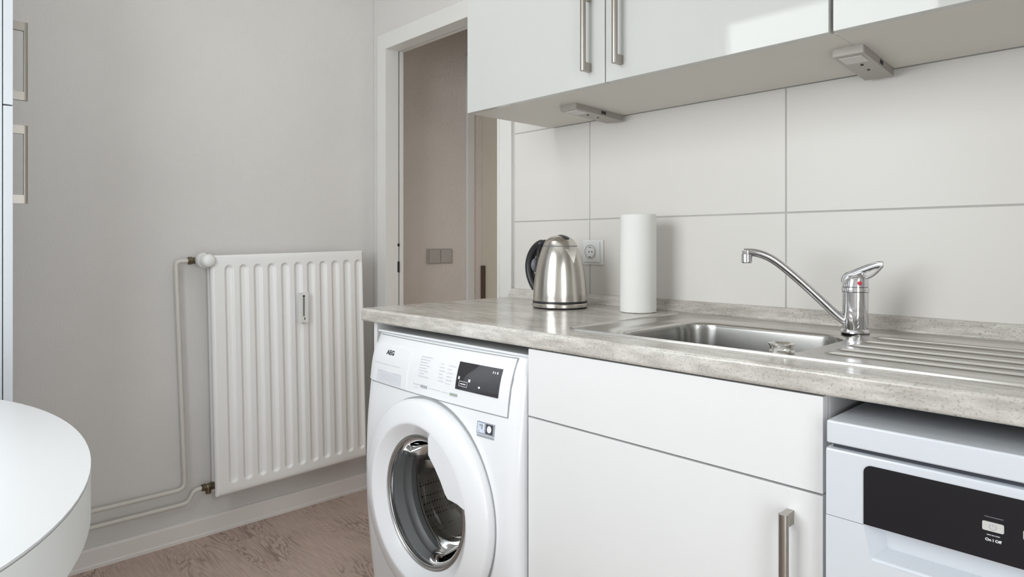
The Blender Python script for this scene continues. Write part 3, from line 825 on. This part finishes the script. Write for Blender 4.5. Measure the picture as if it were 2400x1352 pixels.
# porthole door
pd = bpy.data.objects.new('porthole_door', None); finish(pd, wm); pd.location = W(DCX, -0.64, DCZ)
YD = -0.64
bm = BM()
lathe(bm, [(0.2415, 0.024), (0.2428, 0.010), (0.2410, 0.0035), (0.2365, -0.0010), (0.2250, -0.0060), (0.205, -0.0120), (0.1925, -0.0145), (0.1880, -0.0145), (0.1850, -0.0128), (0.1700, -0.0010), (0.1600, 0.0080), (0.1572, 0.0100)], 96, axis='Y', cap0=False, cap1=False)
obj('door_ring', bm, M_wash, pd, smooth=True, angle=60)
bm = BM(); lathe(bm, [(0.2455, 0.033), (0.2455, 0.0225), (0.2400, 0.0225)], 96, axis='Y', cap0=False, cap1=False); obj('door_seam', bm, M_washg, pd, smooth=True)
bm = BM(); lathe(bm, [(0.1575, 0.0100), (0.1562, 0.0088), (0.1535, 0.0088), (0.1520, 0.0115), (0.1495, 0.0125), (0.1470, 0.0110), (0.1455, 0.0130), (0.1455, 0.020)], 96, axis='Y', cap0=False, cap1=False)
obj('chrome_trim', bm, mat('satin_trim', (0.5, 0.5, 0.5), 0.25, 0.9, var=0.01), pd, smooth=True, angle=50)
# grip plate covering the upper right of the glass
bm = BM()
inner = [(0.050, 0.168), (0.051, 0.128), (0.082, 0.105), (0.100, 0.080), (0.114, 0.055), (0.125, 0.046), (0.160, 0.049), (0.174, 0.040)]
outer = [(0.190 * cos(radians(a)), 0.190 * sin(radians(a))) for a in lin(72, 12, 14)]
outline = inner + outer[::-1]
def inset_outline(pts, d):
    return pts
ya, yb = -0.0150, 0.004
A = [bm.verts.new((p[0], ya, p[1])) for p in outline]; B = [bm.verts.new((p[0], yb, p[1])) for p in outline]
nn = len(outline)
bm.faces.new(A); bm.faces.new(B)
for i in range(nn): bm.faces.new((A[i], A[(i + 1) % nn], B[(i + 1) % nn], B[i]))
ee = [e for e in bm.edges if all(v in A for v in e.verts) and any(v.co.length < 0.18 or True for v in e.verts)]
bmesh.ops.bevel(bm, geom=ee, offset=0.0025, segments=2, affect='EDGES')
obj('grip_plate', bm, M_wash, pd, smooth=True, angle=35)
bm = BM()
lathe(bm, [(0.1500, 0.0120), (0.1440, 0.0125), (0.1390, 0.020), (0.1320, 0.045), (0.1230, 0.085), (0.1150, 0.104), (0.100, 0.112), (0.06, 0.114), (0.0001, 0.1145)], 64, axis='Y', cap0=False, cap1=False)
obj('glass_bowl', bm, M_glass, pd, smooth=True, angle=60)
# gasket and drum inside
bm = BM(); lathe(bm, [(0.206, 0.026), (0.200, 0.034), (0.178, 0.038), (0.160, 0.030), (0.154, 0.036), (0.154, 0.058), (0.168, 0.066), (0.168, 0.078), (0.158, 0.086), (0.162, 0.104), (0.20, 0.108)], 96, axis='Y', cap0=False, cap1=False)
obj('door_gasket', bm, M_gasket, wm, smooth=True, angle=60, loc=W(DCX, YD, DCZ))
drum = bpy.data.objects.new('drum', None); finish(drum, wm); drum.location = W(DCX, YD, DCZ)
bm = BM(); lathe(bm, [(0.165, 0.112), (0.172, 0.108), (0.180, 0.112), (0.205, 0.130), (0.2350, 0.150)], 96, axis='Y', cap0=False, cap1=False); obj('drum_rim', bm, M_drumplain, drum, smooth=True, angle=60)
bm = BM(); lathe(bm, [(0.2350, 0.150), (0.2350, 0.42), (0.20, 0.45)], 96, axis='Y', cap0=False, cap1=True); obj('drum_wall', bm, M_drum, drum, smooth=True, angle=60)
for k in range(3):
    a = radians(-62 + 120 * k)
    bm = BM()
    e = Vector((cos(a), 0, sin(a))); s = Vector((-sin(a), 0, cos(a)))
    P = []
    for yy, hh in ((0.155, 0.035), (0.18, 0.060), (0.40, 0.070)):
        P.append([bm.verts.new(e * 0.233 + s * 0.048 + Vector((0, yy, 0))), bm.verts.new(e * (0.233 - hh) + s * 0.012 + Vector((0, yy, 0))), bm.verts.new(e * (0.233 - hh) - s * 0.012 + Vector((0, yy, 0))), bm.verts.new(e * 0.233 - s * 0.048 + Vector((0, yy, 0)))])
    for i in range(2):
        for j in range(3): bm.faces.new((P[i][j], P[i][j + 1], P[i + 1][j + 1], P[i + 1][j]))
    bm.faces.new(P[0]); bm.faces.new(P[2])
    bmesh.ops.bevel(bm, geom=bm.edges[:], offset=0.004, segments=2, affect='EDGES')
    obj('drum_paddle', bm, M_drumplain, drum, smooth=True, angle=50)
for fx in (-0.24, 0.24):
    for fy in (-0.53, -0.08):
        bm = BM(); lathe(bm, [(0.022, 0.0005), (0.022, 0.013)], 20, c=(fx, fy - WY0, 0)); obj('foot', bm, M_blackpl, wm, smooth=True)

# ------------------------------------------------------------------ dishwasher
GX0, GX1, GY = -0.3935, 0.205, -0.602
dw = thing('dishwasher', 'pale silver dishwasher with black control strip under the worktop, right of the sink', 'dishwasher', (GX0, GY, 0.0))
o_ = (GX0, GY, 0)
boxo('body', GX0 + 0.004, GX1 - 0.004, -0.575, -0.03, 0.012, 0.788, M_dw, dw, off=o_)
boxo('lid', GX0, GX1, GY, -0.03, 0.7915, 0.8235, M_dw, dw, bev=0.003, off=o_, seg=3)
boxo('gap_strip', GX0 + 0.006, GX1 - 0.006, GY + 0.010, -0.52, 0.780, 0.7925, M_dwdark, dw, off=o_)
# door front: upper console section slightly proud, with hollow grip below
bm = BM()
zt, zb = 0.7850, 0.6915
prof = [(-0.575, 0.10), (-0.575, zt), (GY + 0.006, zt), (GY + 0.0015, zt - 0.0012), (GY, zt - 0.0045), (GY, zb + 0.002), (GY + 0.002, zb)]
HX0, HX1 = -0.345, 0.155     # grip hollow
DYL = GY - 0.0008
ob = BM()
# console
extrude_poly(ob, [(p[0] - o_[1], p[1]) for p in [(-0.560, zb), (-0.560, zt), (GY + 0.006, zt), (GY + 0.0015, zt - 0.0012), (GY, zt - 0.0045), (GY, zb)]], 'X', 0, GX1 - GX0)
door = obj('door', ob, M_dw, dw, smooth=True, angle=30)
ob = BM()
def q(*pts): ob.faces.new([ob.verts.new((p[0] - o_[0], p[1] - o_[1], p[2])) for p in pts])
zc = 0.649; yB = -0.562; zB = 0.6625; dxs = 0.024
# left and right of the hollow, below it
q((GX0, DYL, zb - 0.0002), (HX0, DYL, zb - 0.0002), (HX0 + 0.009, DYL, zc), (GX0, DYL, zc))
q((HX1, DYL, zb - 0.0002), (GX1, DYL, zb - 0.0002), (GX1, DYL, zc), (HX1 - 0.009, DYL, zc))
q((GX0, DYL, zc), (HX0 + 0.009, DYL, zc), (HX1 - 0.009, DYL, zc), (GX1, DYL, zc), (GX1, DYL, 0.10), (GX0, DYL, 0.10))
q((HX0, DYL, zb - 0.0002), (HX0 + dxs, yB, zb - 0.0002), (HX0 + dxs + 0.004, yB, zB), (HX0 + 0.009, DYL, zc))
q((HX1, DYL, zb - 0.0002), (HX1 - dxs, yB, zb - 0.0002), (HX1 - dxs - 0.004, yB, zB), (HX1 - 0.009, DYL, zc))
q((HX0 + 0.009, DYL, zc), (HX0 + dxs + 0.004, yB, zB), (HX1 - dxs - 0.004, yB, zB), (HX1 - 0.009, DYL, zc))
q((HX0 + dxs, yB, zb - 0.0002), (HX1 - dxs, yB, zb - 0.0002), (HX1 - dxs - 0.004, yB, zB), (HX0 + dxs + 0.004, yB, zB))
q((GX0, DYL, zb - 0.0002), (GX0, yB, zb - 0.0002), (GX0, yB, 0.10), (GX0, DYL, 0.10))
q((GX1, DYL, zb - 0.0002), (GX1, yB, zb - 0.0002), (GX1, yB, 0.10), (GX1, DYL, 0.10))
q((GX0, DYL, 0.10), (GX1, DYL, 0.10), (GX1, yB, 0.10), (GX0, yB, 0.10))
bmesh.ops.remove_doubles(ob, verts=ob.verts, dist=1e-5)
ced = [e for e in ob.edges if len(e.link_faces) == 2 and abs(e.verts[0].co.z - zc) < 1e-4 and abs(e.verts[1].co.z - zc) < 1e-4 and abs(e.verts[0].co.x - e.verts[1].co.x) > 0.3]
bmesh.ops.bevel(ob, geom=ced, offset=0.003, segments=3, affect='EDGES')
obj('lower_door', ob, M_dw, dw, smooth=False)
bm = BM()
pts = [(-0.3445, 0.6925), (0.155, 0.6925)] + [p for p in rrect(-0.3445, 0.155, 0.60, 0.7725, 0.010) if p[1] > 0.74]
# arc points in order right then left
extrude_poly(bm, [(p[0] - o_[0], p[1]) for p in pts], 'Y', -0.0012, 0.002)
cs = obj('control_strip', bm, M_blackglass, dw)
def dw_button(x0):
    bm = BM(); extrude_poly(bm, [(p[0] - o_[0], p[1]) for p in rrect(x0, x0 + 0.0212, 0.7278, 0.7385, 0.0016, 4)], 'Y', -0.0026, 0.0)
    return obj('button', bm, M_btn, dw)
b1 = dw_button(-0.2118); 
for x0 in (-0.1725, -0.1332, -0.0939): dw_button(x0)
bm = BM()
c0 = (-0.2012 - o_[0], 0.7331)
for k in range(20):
    a0 = radians(115 + 310 * k / 20); a1 = radians(115 + 310 * (k + 1) / 20)
    v = [bm.verts.new((c0[0] + r * cos(a), -0.0028, c0[1] + r * sin(a))) for r, a in ((0.0029, a0), (0.0038, a0), (0.0038, a1), (0.0029, a1))]; bm.faces.new(v)
v = [bm.verts.new((c0[0] + x, -0.0028, c0[1] + z)) for x, z in ((-0.0004, 0.0005), (0.0004, 0.0005), (0.0004, 0.004), (-0.0004, 0.004))]; bm.faces.new(v)
obj('power_symbol', bm, M_print, b1)
bm = text_mesh('On I Off', 0.0046, 0.00016)
for v in bm.verts: v.co = Vector((v.co.x - 0.2012 - o_[0], -0.0014, v.co.y + 0.7168))
obj('lettering', bm, M_icon, dw)
bm = BM()
for (a, b, z) in ((-0.2075, -0.2035, .7222), (-0.2030, -0.1998, .7222), (-0.1993, -0.1945, .7222)):
    v = [bm.verts.new((x - o_[0], -0.0014, zz)) for x, zz in ((a, z), (b, z), (b, z + 0.0012), (a, z + 0.0012))]; bm.faces.new(v)
obj('lettering', bm, M_print, dw)
bm = BM(); v = [bm.verts.new((x - o_[0], -0.0014, zz)) for x, zz in ((-0.2098, 0.7437), (-0.1912, 0.7437), (-0.1912, 0.7446), (-0.2098, 0.7446))]; bm.faces.new(v)
obj('indicator_line', bm, M_greypl, dw)
boxo('plinth', GX0 + 0.01, GX1 - 0.01, -0.55, -0.54, 0.0005, 0.095, M_dw, dw, off=o_)

# ------------------------------------------------------------------ kettle
KX, KY = -1.289, -0.170
kt = thing('kettle', 'brushed steel electric kettle with black handle, standing by the wall socket', 'kettle', (KX, KY, ZC + 0.0003))
zk = lambda ypx: 1.0702 + (570.53 - ypx) / 826 - ZC - 0.0003
bm = BM(); lathe(bm, [(0.0735, 0.0), (0.0760, 0.0015), (0.0770, 0.0035)], 64); obj('base_foot', bm, M_blackpl, kt, smooth=True)
bm = BM(); lathe(bm, [(0.0770, 0.0035), (0.0795, 0.0050), (0.0797, 0.0128), (0.0780, 0.0148)], 64); obj('base', bm, M_kettle, kt, smooth=True, angle=30)
bm = BM(); lathe(bm, [(0.0760, 0.0148), (0.0775, 0.0160), (0.0775, 0.0195), (0.0760, 0.0210)], 64); obj('base_band', bm, M_blackpl, kt, smooth=True)
bm = BM()
lathe(bm, [(0.0763, 0.021), (0.0763, 0.035), (0.0755, 0.050), (0.0742, 0.066), (0.0722, 0.085), (0.0695, 0.104), (0.0662, 0.121), (0.0625, 0.137), (0.0585, 0.151), (0.0545, 0.163), (0.0505, 0.1725), (0.0495, 0.1730)], 96, cap1=False)
obj('body', bm, M_kettle, kt, smooth=True, angle=35)
bm = BM(); lathe(bm, [(0.0497, 0.1728), (0.0490, 0.1745), (0.0485, 0.1755)], 96, cap0=False, cap1=False); obj('lid_seam', bm, M_greypl, kt, smooth=True)
bm = BM()
lathe(bm, [(0.0492, 0.1750), (0.0478, 0.1785), (0.0445, 0.1845), (0.0400, 0.1905), (0.0340, 0.1960), (0.0270, 0.2000), (0.0190, 0.2027), (0.0100, 0.2043), (0.0005, 0.2048)], 64, cap0=False, cap1=True)
obj('lid', bm, M_kettle, kt, smooth=True, angle=60)
vd = math.atan2(-1.5567 - KY, -0.0291 - KX)          # azimuth towards the camera
sa = vd + radians(36)                                 # spout azimuth (to the right as seen)
# lid recess (dark oval towards the spout)
bm = BM(); bmesh.ops.create_uvsphere(bm, u_segments=32, v_segments=16, radius=1)
rec = obj('lid_grip', bm, M_blackpl, kt, smooth=True, angle=180)
ga = sa - radians(2)
rec.matrix_basis = Matrix.Translation((0.018 * cos(ga), 0.018 * sin(ga), 0.1985)) @ Matrix.Rotation(ga, 4, 'Z') @ Matrix.Rotation(radians(17), 4, 'Y') @ Matrix.Diagonal((0.0215, 0.0155, 0.0050, 1))
# spout: V-shaped beak
bm = BM()
def pol(r, da, z): return (r * cos(sa + da), r * sin(sa + da), z)
ztop, zbot = 0.1655, 0.126
vtl = bm.verts.new(pol(0.0520, 0.44, ztop)); vtr = bm.verts.new(pol(0.0520, -0.44, ztop)); vtip = bm.verts.new(pol(0.0785, 0, ztop + 0.002)); vb = bm.verts.new(pol(0.0655, 0, zbot)); vin = bm.verts.new(pol(0.040, 0, ztop))
for f in ((vtl, vtip, vb), (vtip, vtr, vb), (vtl, vtip, vin), (vtip, vtr, vin), (vtl, vb, vin), (vtr, vb, vin)): bm.faces.new(f)
obj('spout', bm, M_kettle, kt)
# handle
ha = vd + pi + radians(50)
def hp(r, z): return (r * cos(ha), r * sin(ha), z)
bm = BM()
tube(bm, smooth_path([hp(0.038, 0.181), hp(0.060, 0.183), hp(0.085, 0.174), hp(0.106, 0.152), hp(0.1165, 0.124), hp(0.1150, 0.094), hp(0.103, 0.066), hp(0.086, 0.046), hp(0.070, 0.038)], 6), [0.010] * 8 + [0.0125] * 33 + [0.010] * 8, 16, flat=(1.2, 0.95))
obj('handle', bm, M_blackpl, kt, smooth=True, angle=60)
bm = BM(); tube(bm, smooth_path([hp(0.062, 0.176), hp(0.075, 0.160), hp(0.078, 0.12), hp(0.079, 0.08), hp(0.076, 0.05)], 6), 0.010, 12, flat=(1.3, 0.8)); obj('handle_mount', bm, M_blackpl, kt, smooth=True, angle=60)
bm = BM(); bmesh.ops.create_uvsphere(bm, u_segments=24, v_segments=12, radius=1)
g = obj('water_gauge', bm, M_greypl, kt, smooth=True, angle=180)
gp = hp(0.093, 0.118); g.matrix_basis = Matrix.Translation(gp) @ Matrix.Rotation(ha, 4, 'Z') @ Matrix.Diagonal((0.011, 0.017, 0.021, 1))

# ------------------------------------------------------------------ kitchen roll
kr = thing('kitchen_roll', 'tall white roll of kitchen paper standing left of the sink', 'paper roll', (-1.064, -0.110, ZC + 0.0003))
bm = BM()
n = 96; prof = [(0.0435, 0.0), (0.0460, 0.0015), (0.0465, 0.006), (0.0465, 0.252), (0.0460, 0.2565), (0.0440, 0.258), (0.021, 0.2575), (0.0205, 0.250)]
va = vd + radians(62)   # loose end of the sheet on the right
rings = []
for r, h in prof:
    ring = []
    for i in range(n):
        a = 2 * pi * i / n; k = ((a - va) % (2 * pi)) / (2 * pi)
        rr = r + (0.0014 * (1 - k) if r > 0.03 else 0)
        ring.append(bm.verts.new((rr * cos(a), rr * sin(a), h)))
    rings.append(ring)
for k in range(len(rings) - 1):
    for i in range(n): bm.faces.new((rings[k][i], rings[k][(i + 1) % n], rings[k + 1][(i + 1) % n], rings[k + 1][i]))
bm.faces.new(rings[0])
obj('paper', bm, M_paper, kr, smooth=True, angle=35)
bm = BM(); lathe(bm, [(0.0206, 0.2), (0.0206, 0.2572), (0.0190, 0.2572), (0.0190, 0.2)], 32, cap0=False, cap1=False); obj('cardboard_core', bm, mat('cardboard', (0.42, 0.33, 0.24), 0.9, var=0.05), kr, smooth=True)

# ------------------------------------------------------------------ wall socket and hall switch
sc = thing('wall_socket', 'white wall socket on the tiles, half hidden behind the kettle', 'socket', (-1.3055, -0.0002, 1.0435))
bm = BM(); box(bm, -0.0405, 0.0405, -0.0050, 0, -0.0375, 0.0375, 0.0015); obj('outer_frame', bm, M_plwhite, sc, smooth=True)
bm = BM(); box(bm, -0.0330, 0.0300, -0.0105, -0.005, -0.0300, 0.0320, 0.002); obj('cover_plate', bm, M_plwhite, sc, smooth=True)
cc = (-0.0045, -0.0108, 0.0015)
bm = BM(); lathe(bm, [(0.0215, 0.0), (0.0205, -0.0004), (0.0190, 0.0002), (0.0185, 0.0090), (0.0001, 0.0092)], 40, axis='Y', c=(cc[0], -0.0106, cc[2]), cap0=False, cap1=False)
well = obj('plug_well', bm, mat('socket_well', (0.50, 0.51, 0.50), 0.5), sc, smooth=True, angle=35)
well.location = (0, -0.0012, 0)
bm = BM(); lathe(bm, [(0.0155, 0.0), (0.0150, -0.0008), (0.0001, -0.0009)], 32, axis='Y', c=(cc[0] + 0.002, -0.0122, cc[2] - 0.002), cap0=False, cap1=False); obj('insert', bm, M_plwhite, sc, smooth=True)
for dx in (-0.0045, 0.0065):
    bm = BM(); lathe(bm, [(0.0021, 0.0), (0.0021, -0.0004)], 16, axis='Y', c=(cc[0] + dx + 0.002, -0.0130, cc[2])); obj('contact_hole', bm, M_dark, sc)
for dz in (0.0135, -0.0150):
    bm = BM(); box(bm, cc[0] - 0.003, cc[0] + 0.004, -0.0135, -0.0122, cc[2] + dz - 0.0015, cc[2] + dz + 0.0015); obj('earth_contact', bm, M_nickel, sc)

sw = thing('light_switch', 'double light switch on the hall wall seen through the door', 'switch', (-2.6498, 0.436, 1.007))
bm = BM(); box(bm, 0, 0.008, -0.078, 0.078, -0.0375, 0.0375, 0.003); obj('switch_frame', bm, M_swt, sw, smooth=True)
for yc in (-0.0345, 0.0365):
    bm = BM(); box(bm, 0.008, 0.013, yc - 0.0335, yc + 0.0335, -0.033, 0.033, 0.003, M=None); obj('rocker', bm, M_swt, sw, smooth=True)
# dark board standing in the hall corner
bd = boxo('dark_board', -2.640, -2.618, 0.700, 0.7155, 0.0003, 0.954, M_dkwood, bev=0.001)
tag(bd, 'thin dark wooden board in the hall corner, just above the worktop', 'board')

# ------------------------------------------------------------------ radiator
rad = thing('radiator', 'white ribbed panel radiator on the left wall beside the door frame', 'radiator', (XR, -0.3945, 0.168))
RW, RH, RT = 0.612, 0.866, 0.100       # width along y, height, front face distance from the wall
grooves = [(-0.659 + 0.0527 * k) for k in range(11)]
gy = [g - (-0.3945) + 0.0185 for g in grooves]      # groove centres, local, at the top
def rad_x(yy, zz):
    d = 0.0
    for g in gy:
        u = abs(yy - g)
        if u < 0.017:
            # rounded end caps
            ez = 0
            if zz > RH - 0.052: ez = zz - (RH - 0.052)
            if zz < 0.052: ez = 0.052 - zz
            rr = sqrt(u * u + ez * ez)
            d = 0.0095 * sstep((0.0165 - rr) / 0.008)
    edge = min(yy + RW / 2, RW / 2 - yy, zz, RH - zz)
    return RT - d - 0.006 * (1 - sstep(edge / 0.007))
ys = lin(-RW / 2, RW / 2, 281)
zs = [0, 0.001, 0.003, 0.005, 0.007, 0.02, 0.030] + lin(0.033, 0.056, 12) + lin(0.1, RH - 0.1, 9) + lin(RH - 0.056, RH - 0.033, 12) + [RH - 0.030, RH - 0.02, RH - 0.007, RH - 0.005, RH - 0.003, RH - 0.001, RH]
bm = BM(); heightfield(bm, ys, zs, lambda u, v: (rad_x(u, v), u, v))
edge = [e for e in bm.edges if len(e.link_faces) == 1]
ex = bmesh.ops.extrude_edge_only(bm, edges=edge)
for v in [g for g in ex['geom'] if isinstance(g, bmesh.types.BMVert)]: v.co.x = RT - 0.020
obj('front_panel', bm, M_rad, rad, smooth=True, angle=60)
bm = BM()
box(bm, 0.030, 0.044, -RW / 2 + 0.006, RW / 2 - 0.006, 0.004, RH - 0.004, 0.003)
box(bm, RT - 0.022, RT - 0.018, -RW / 2 + 0.004, RW / 2 - 0.004, 0.006, RH - 0.006)
obj('back_panel', bm, M_rad, rad, smooth=True)
bm = BM()
for i in range(38):
    yy = -RW / 2 + 0.03 + i * (RW - 0.06) / 37
    box(bm, 0.044, RT - 0.021, yy - 0.0006, yy + 0.0006, 0.05, RH - 0.04)
fin = obj('convector_fins', bm, M_rad, rad); fin['kind'] = 'stuff'
for zz in (0.10, RH - 0.12):
    for yy in (-0.2, 0.2):
        bm = BM(); box(bm, 0.0005, 0.031, yy - 0.015, yy + 0.015, zz - 0.03, zz + 0.03, 0.002); obj('wall_bracket', bm, M_rad, rad)
rad.rotation_euler = (radians(1.25), 0, 0)
# heat meter
hm = thing('heat_meter', 'small white heat meter tube clipped to the front of the radiator', 'meter', (XR + RT + 0.0003, -0.3775, 0.8205))
bm = BM(); box(bm, 0.0, 0.012, -0.0185, 0.0185, -0.0585, 0.0585, 0.004); obj('housing', bm, M_plwhite, hm, smooth=True)
bm = BM(); box(bm, 0.0120, 0.0128, -0.0035, 0.0035, -0.034, 0.040, 0.0003, 1); obj('scale_window', bm, mat('meter_window', (0.22, 0.23, 0.21), 0.15, var=0.1), hm)
bm = BM(); box(bm, 0.0120, 0.0132, -0.0045, 0.0040, 0.041, 0.048, 0.0005, 1); obj('seal_plug', bm, M_dark, hm)
bm = BM(); box(bm, 0.0120, 0.0130, -0.0195, -0.0045, -0.060, 0.059, 0.0005, 1); box(bm, 0.0120, 0.0130, 0.0045, 0.0190, -0.060, 0.059, 0.0005, 1); obj('cover_halves', bm, M_plwhite, hm)
bm = BM(); box(bm, 0.0125, 0.0140, 0.0020, 0.0055, -0.048, -0.038, 0.0005, 1); obj('pointer', bm, M_dark, hm)

# pipes
PXo = XR + 0.031
def pipe(name, pts, label, r=0.0078, br=0.03):
    t = obj(name, tube(BM(), bend_path(pts, br, 8), r, 16), M_pipe, smooth=True, angle=60)
    return tag(t, label, 'pipe')
pipe('heating_pipe', [(PXo, -1.341, 0.196), (PXo, -0.7865, 0.196), (PXo, -0.817, 1.007), (PXo + 0.004, -0.776, 1.008)], 'white heating pipe rising beside the radiator to its upper valve')
pipe('heating_pipe', [(PXo, -1.341, 0.143), (PXo, -0.778, 0.143), (PXo + 0.004, -0.757, 0.184), (PXo + 0.012, -0.726, 0.190)], 'lower white heating pipe along the skirting to the bottom valve', br=0.018)
for (yy, zz) in ():
    pass
# thermostat valve
tv = thing('thermostat_valve', 'white thermostat head on a brass valve at the top left of the radiator', 'valve', (PXo + 0.004, -0.766, 1.0085))
bm = BM(); lathe(bm, [(0.0105, -0.012), (0.0125, -0.010), (0.0125, 0.004), (0.0100, 0.006), (0.0100, 0.022)], 6, axis='X', c=(0, 0, 0)); 
bm.free(); bm = BM()
lathe(bm, [(0.0100, 0.0), (0.0130, 0.001), (0.0130, 0.012), (0.0115, 0.013), (0.0115, 0.020), (0.0100, 0.021)], 24, axis='Y', c=(0, -0.012, 0)) if False else None
def lathe_y(prof, n, c): return lathe(BM(), prof, n, axis='Y', c=c)
obj('brass_nut', lathe_y([(0.0098, -0.013), (0.0138, -0.011), (0.0138, 0.001), (0.0118, 0.003), (0.0118, 0.012), (0.010, 0.030), (0.010, 0.066)], 8, (0, 0, 0)), M_brass, tv)
bm = BM()
lathe(bm, [(0.018, 0.000), (0.0255, 0.004), (0.0285, 0.014), (0.0285, 0.034), (0.0265, 0.040)], 40, axis='X', c=(0, 0.036, 0.001))
obj('head_base', bm, M_plwhite, tv, smooth=True, angle=60)
bm = BM(); lathe(bm, [(0.0250, 0.040), (0.0242, 0.066), (0.0215, 0.076), (0.0150, 0.081), (0.0005, 0.082)], 40, axis='X', c=(0, 0.036, 0.001), cap0=False)
obj('head_cap', bm, mat('thermostat_cap', (0.86, 0.86, 0.84), 0.35, var=0.01), tv, smooth=True, angle=60)
bm = BM(); box(bm, 0.046, 0.056, 0.034, 0.040, 0.0235, 0.0275, 0.001); obj('setting_mark', bm, M_greypl, tv)
# lower valve
lv = thing('lockshield_valve', 'small dark brass valve at the bottom left of the radiator', 'valve', (PXo + 0.013, -0.735, 0.190))
obj('valve_body', lathe_y([(0.0095, 0.0), (0.0128, 0.001), (0.0128, 0.014), (0.0105, 0.016), (0.0120, 0.020), (0.0120, 0.030), (0.0100, 0.032)], 8, (0, 0, 0)), M_brass, lv)
obj('union_nut', lathe_y([(0.0095, 0.030), (0.0140, 0.032), (0.0140, 0.044), (0.0100, 0.046), (0.0085, 0.062)], 6, (0, 0, 0.0)), M_brass, lv)
bm = BM(); lathe(bm, [(0.0085, -0.024), (0.0100, -0.020), (0.0100, -0.008), (0.009, 0.0)], 12, c=(0.004, 0.022, 0)); obj('valve_cap', bm, M_brass, lv, smooth=True)

# ------------------------------------------------------------------ tall cabinet at the far left
TX0, TX1, TY = XR + 0.002, -1.950, -1.342
tc_ = thing('tall_cabinet', 'tall white cabinet at the left edge with two stacked doors', 'cabinet', (TX0, -1.965, 0))
o_ = (TX0, -1.965, 0)
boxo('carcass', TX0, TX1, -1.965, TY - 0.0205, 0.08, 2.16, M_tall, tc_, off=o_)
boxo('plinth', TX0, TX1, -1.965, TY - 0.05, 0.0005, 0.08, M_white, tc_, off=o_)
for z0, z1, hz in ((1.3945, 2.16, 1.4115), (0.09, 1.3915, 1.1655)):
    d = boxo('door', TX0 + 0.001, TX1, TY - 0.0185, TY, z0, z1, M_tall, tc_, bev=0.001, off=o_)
    h = put_handle(d, (-1.972 - o_[0], TY - o_[1], hz), pi)

# ------------------------------------------------------------------ table
TCX, TCY, TA, TB, TZ = -1.36, -1.62, 0.585, 0.30, 0.750
tb = thing('table', 'white oval table with a thick pale edge, in front at the left', 'table', (TCX, TCY, 0))
def ell(a, b, n=96): return [(a * cos(2 * pi * k / n), b * sin(2 * pi * k / n)) for k in range(n)]
obj('tabletop', extrude_poly(BM(), ell(TA, TB), 'Z', TZ - 0.0030, TZ), M_table, tb, smooth=True, angle=30)
obj('edge_seam', extrude_poly(BM(), ell(TA - 0.0005, TB - 0.0005), 'Z', TZ - 0.0048, TZ - 0.0030), M_seam, tb, smooth=True, angle=30)
obj('table_edge', extrude_poly(BM(), ell(TA, TB), 'Z', TZ - 0.076, TZ - 0.0048), M_tedge, tb, smooth=True, angle=30)
bm = BM(); lathe(bm, [(0.20, 0.0005), (0.20, 0.010), (0.04, 0.022), (0.035, 0.03), (0.035, TZ - 0.09), (0.09, TZ - 0.08), (0.09, TZ - 0.0762)], 48)
obj('pedestal', bm, M_table, tb, smooth=True, angle=40)

# ------------------------------------------------------------------ shade added for the unseen ceiling fill light (above the frame)
cl = thing('ceiling_fill_shade', 'round white shade added for the ceiling fill light, above the frame', 'lamp', (-1.65, -0.90, H_ROOM))
bm = BM(); lathe(bm, [(0.20, 0.0), (0.21, -0.012), (0.20, -0.05), (0.16, -0.072), (0.001, -0.078)], 48, cap1=False); obj('shade', bm, M_plwhite, cl, smooth=True, angle=50)
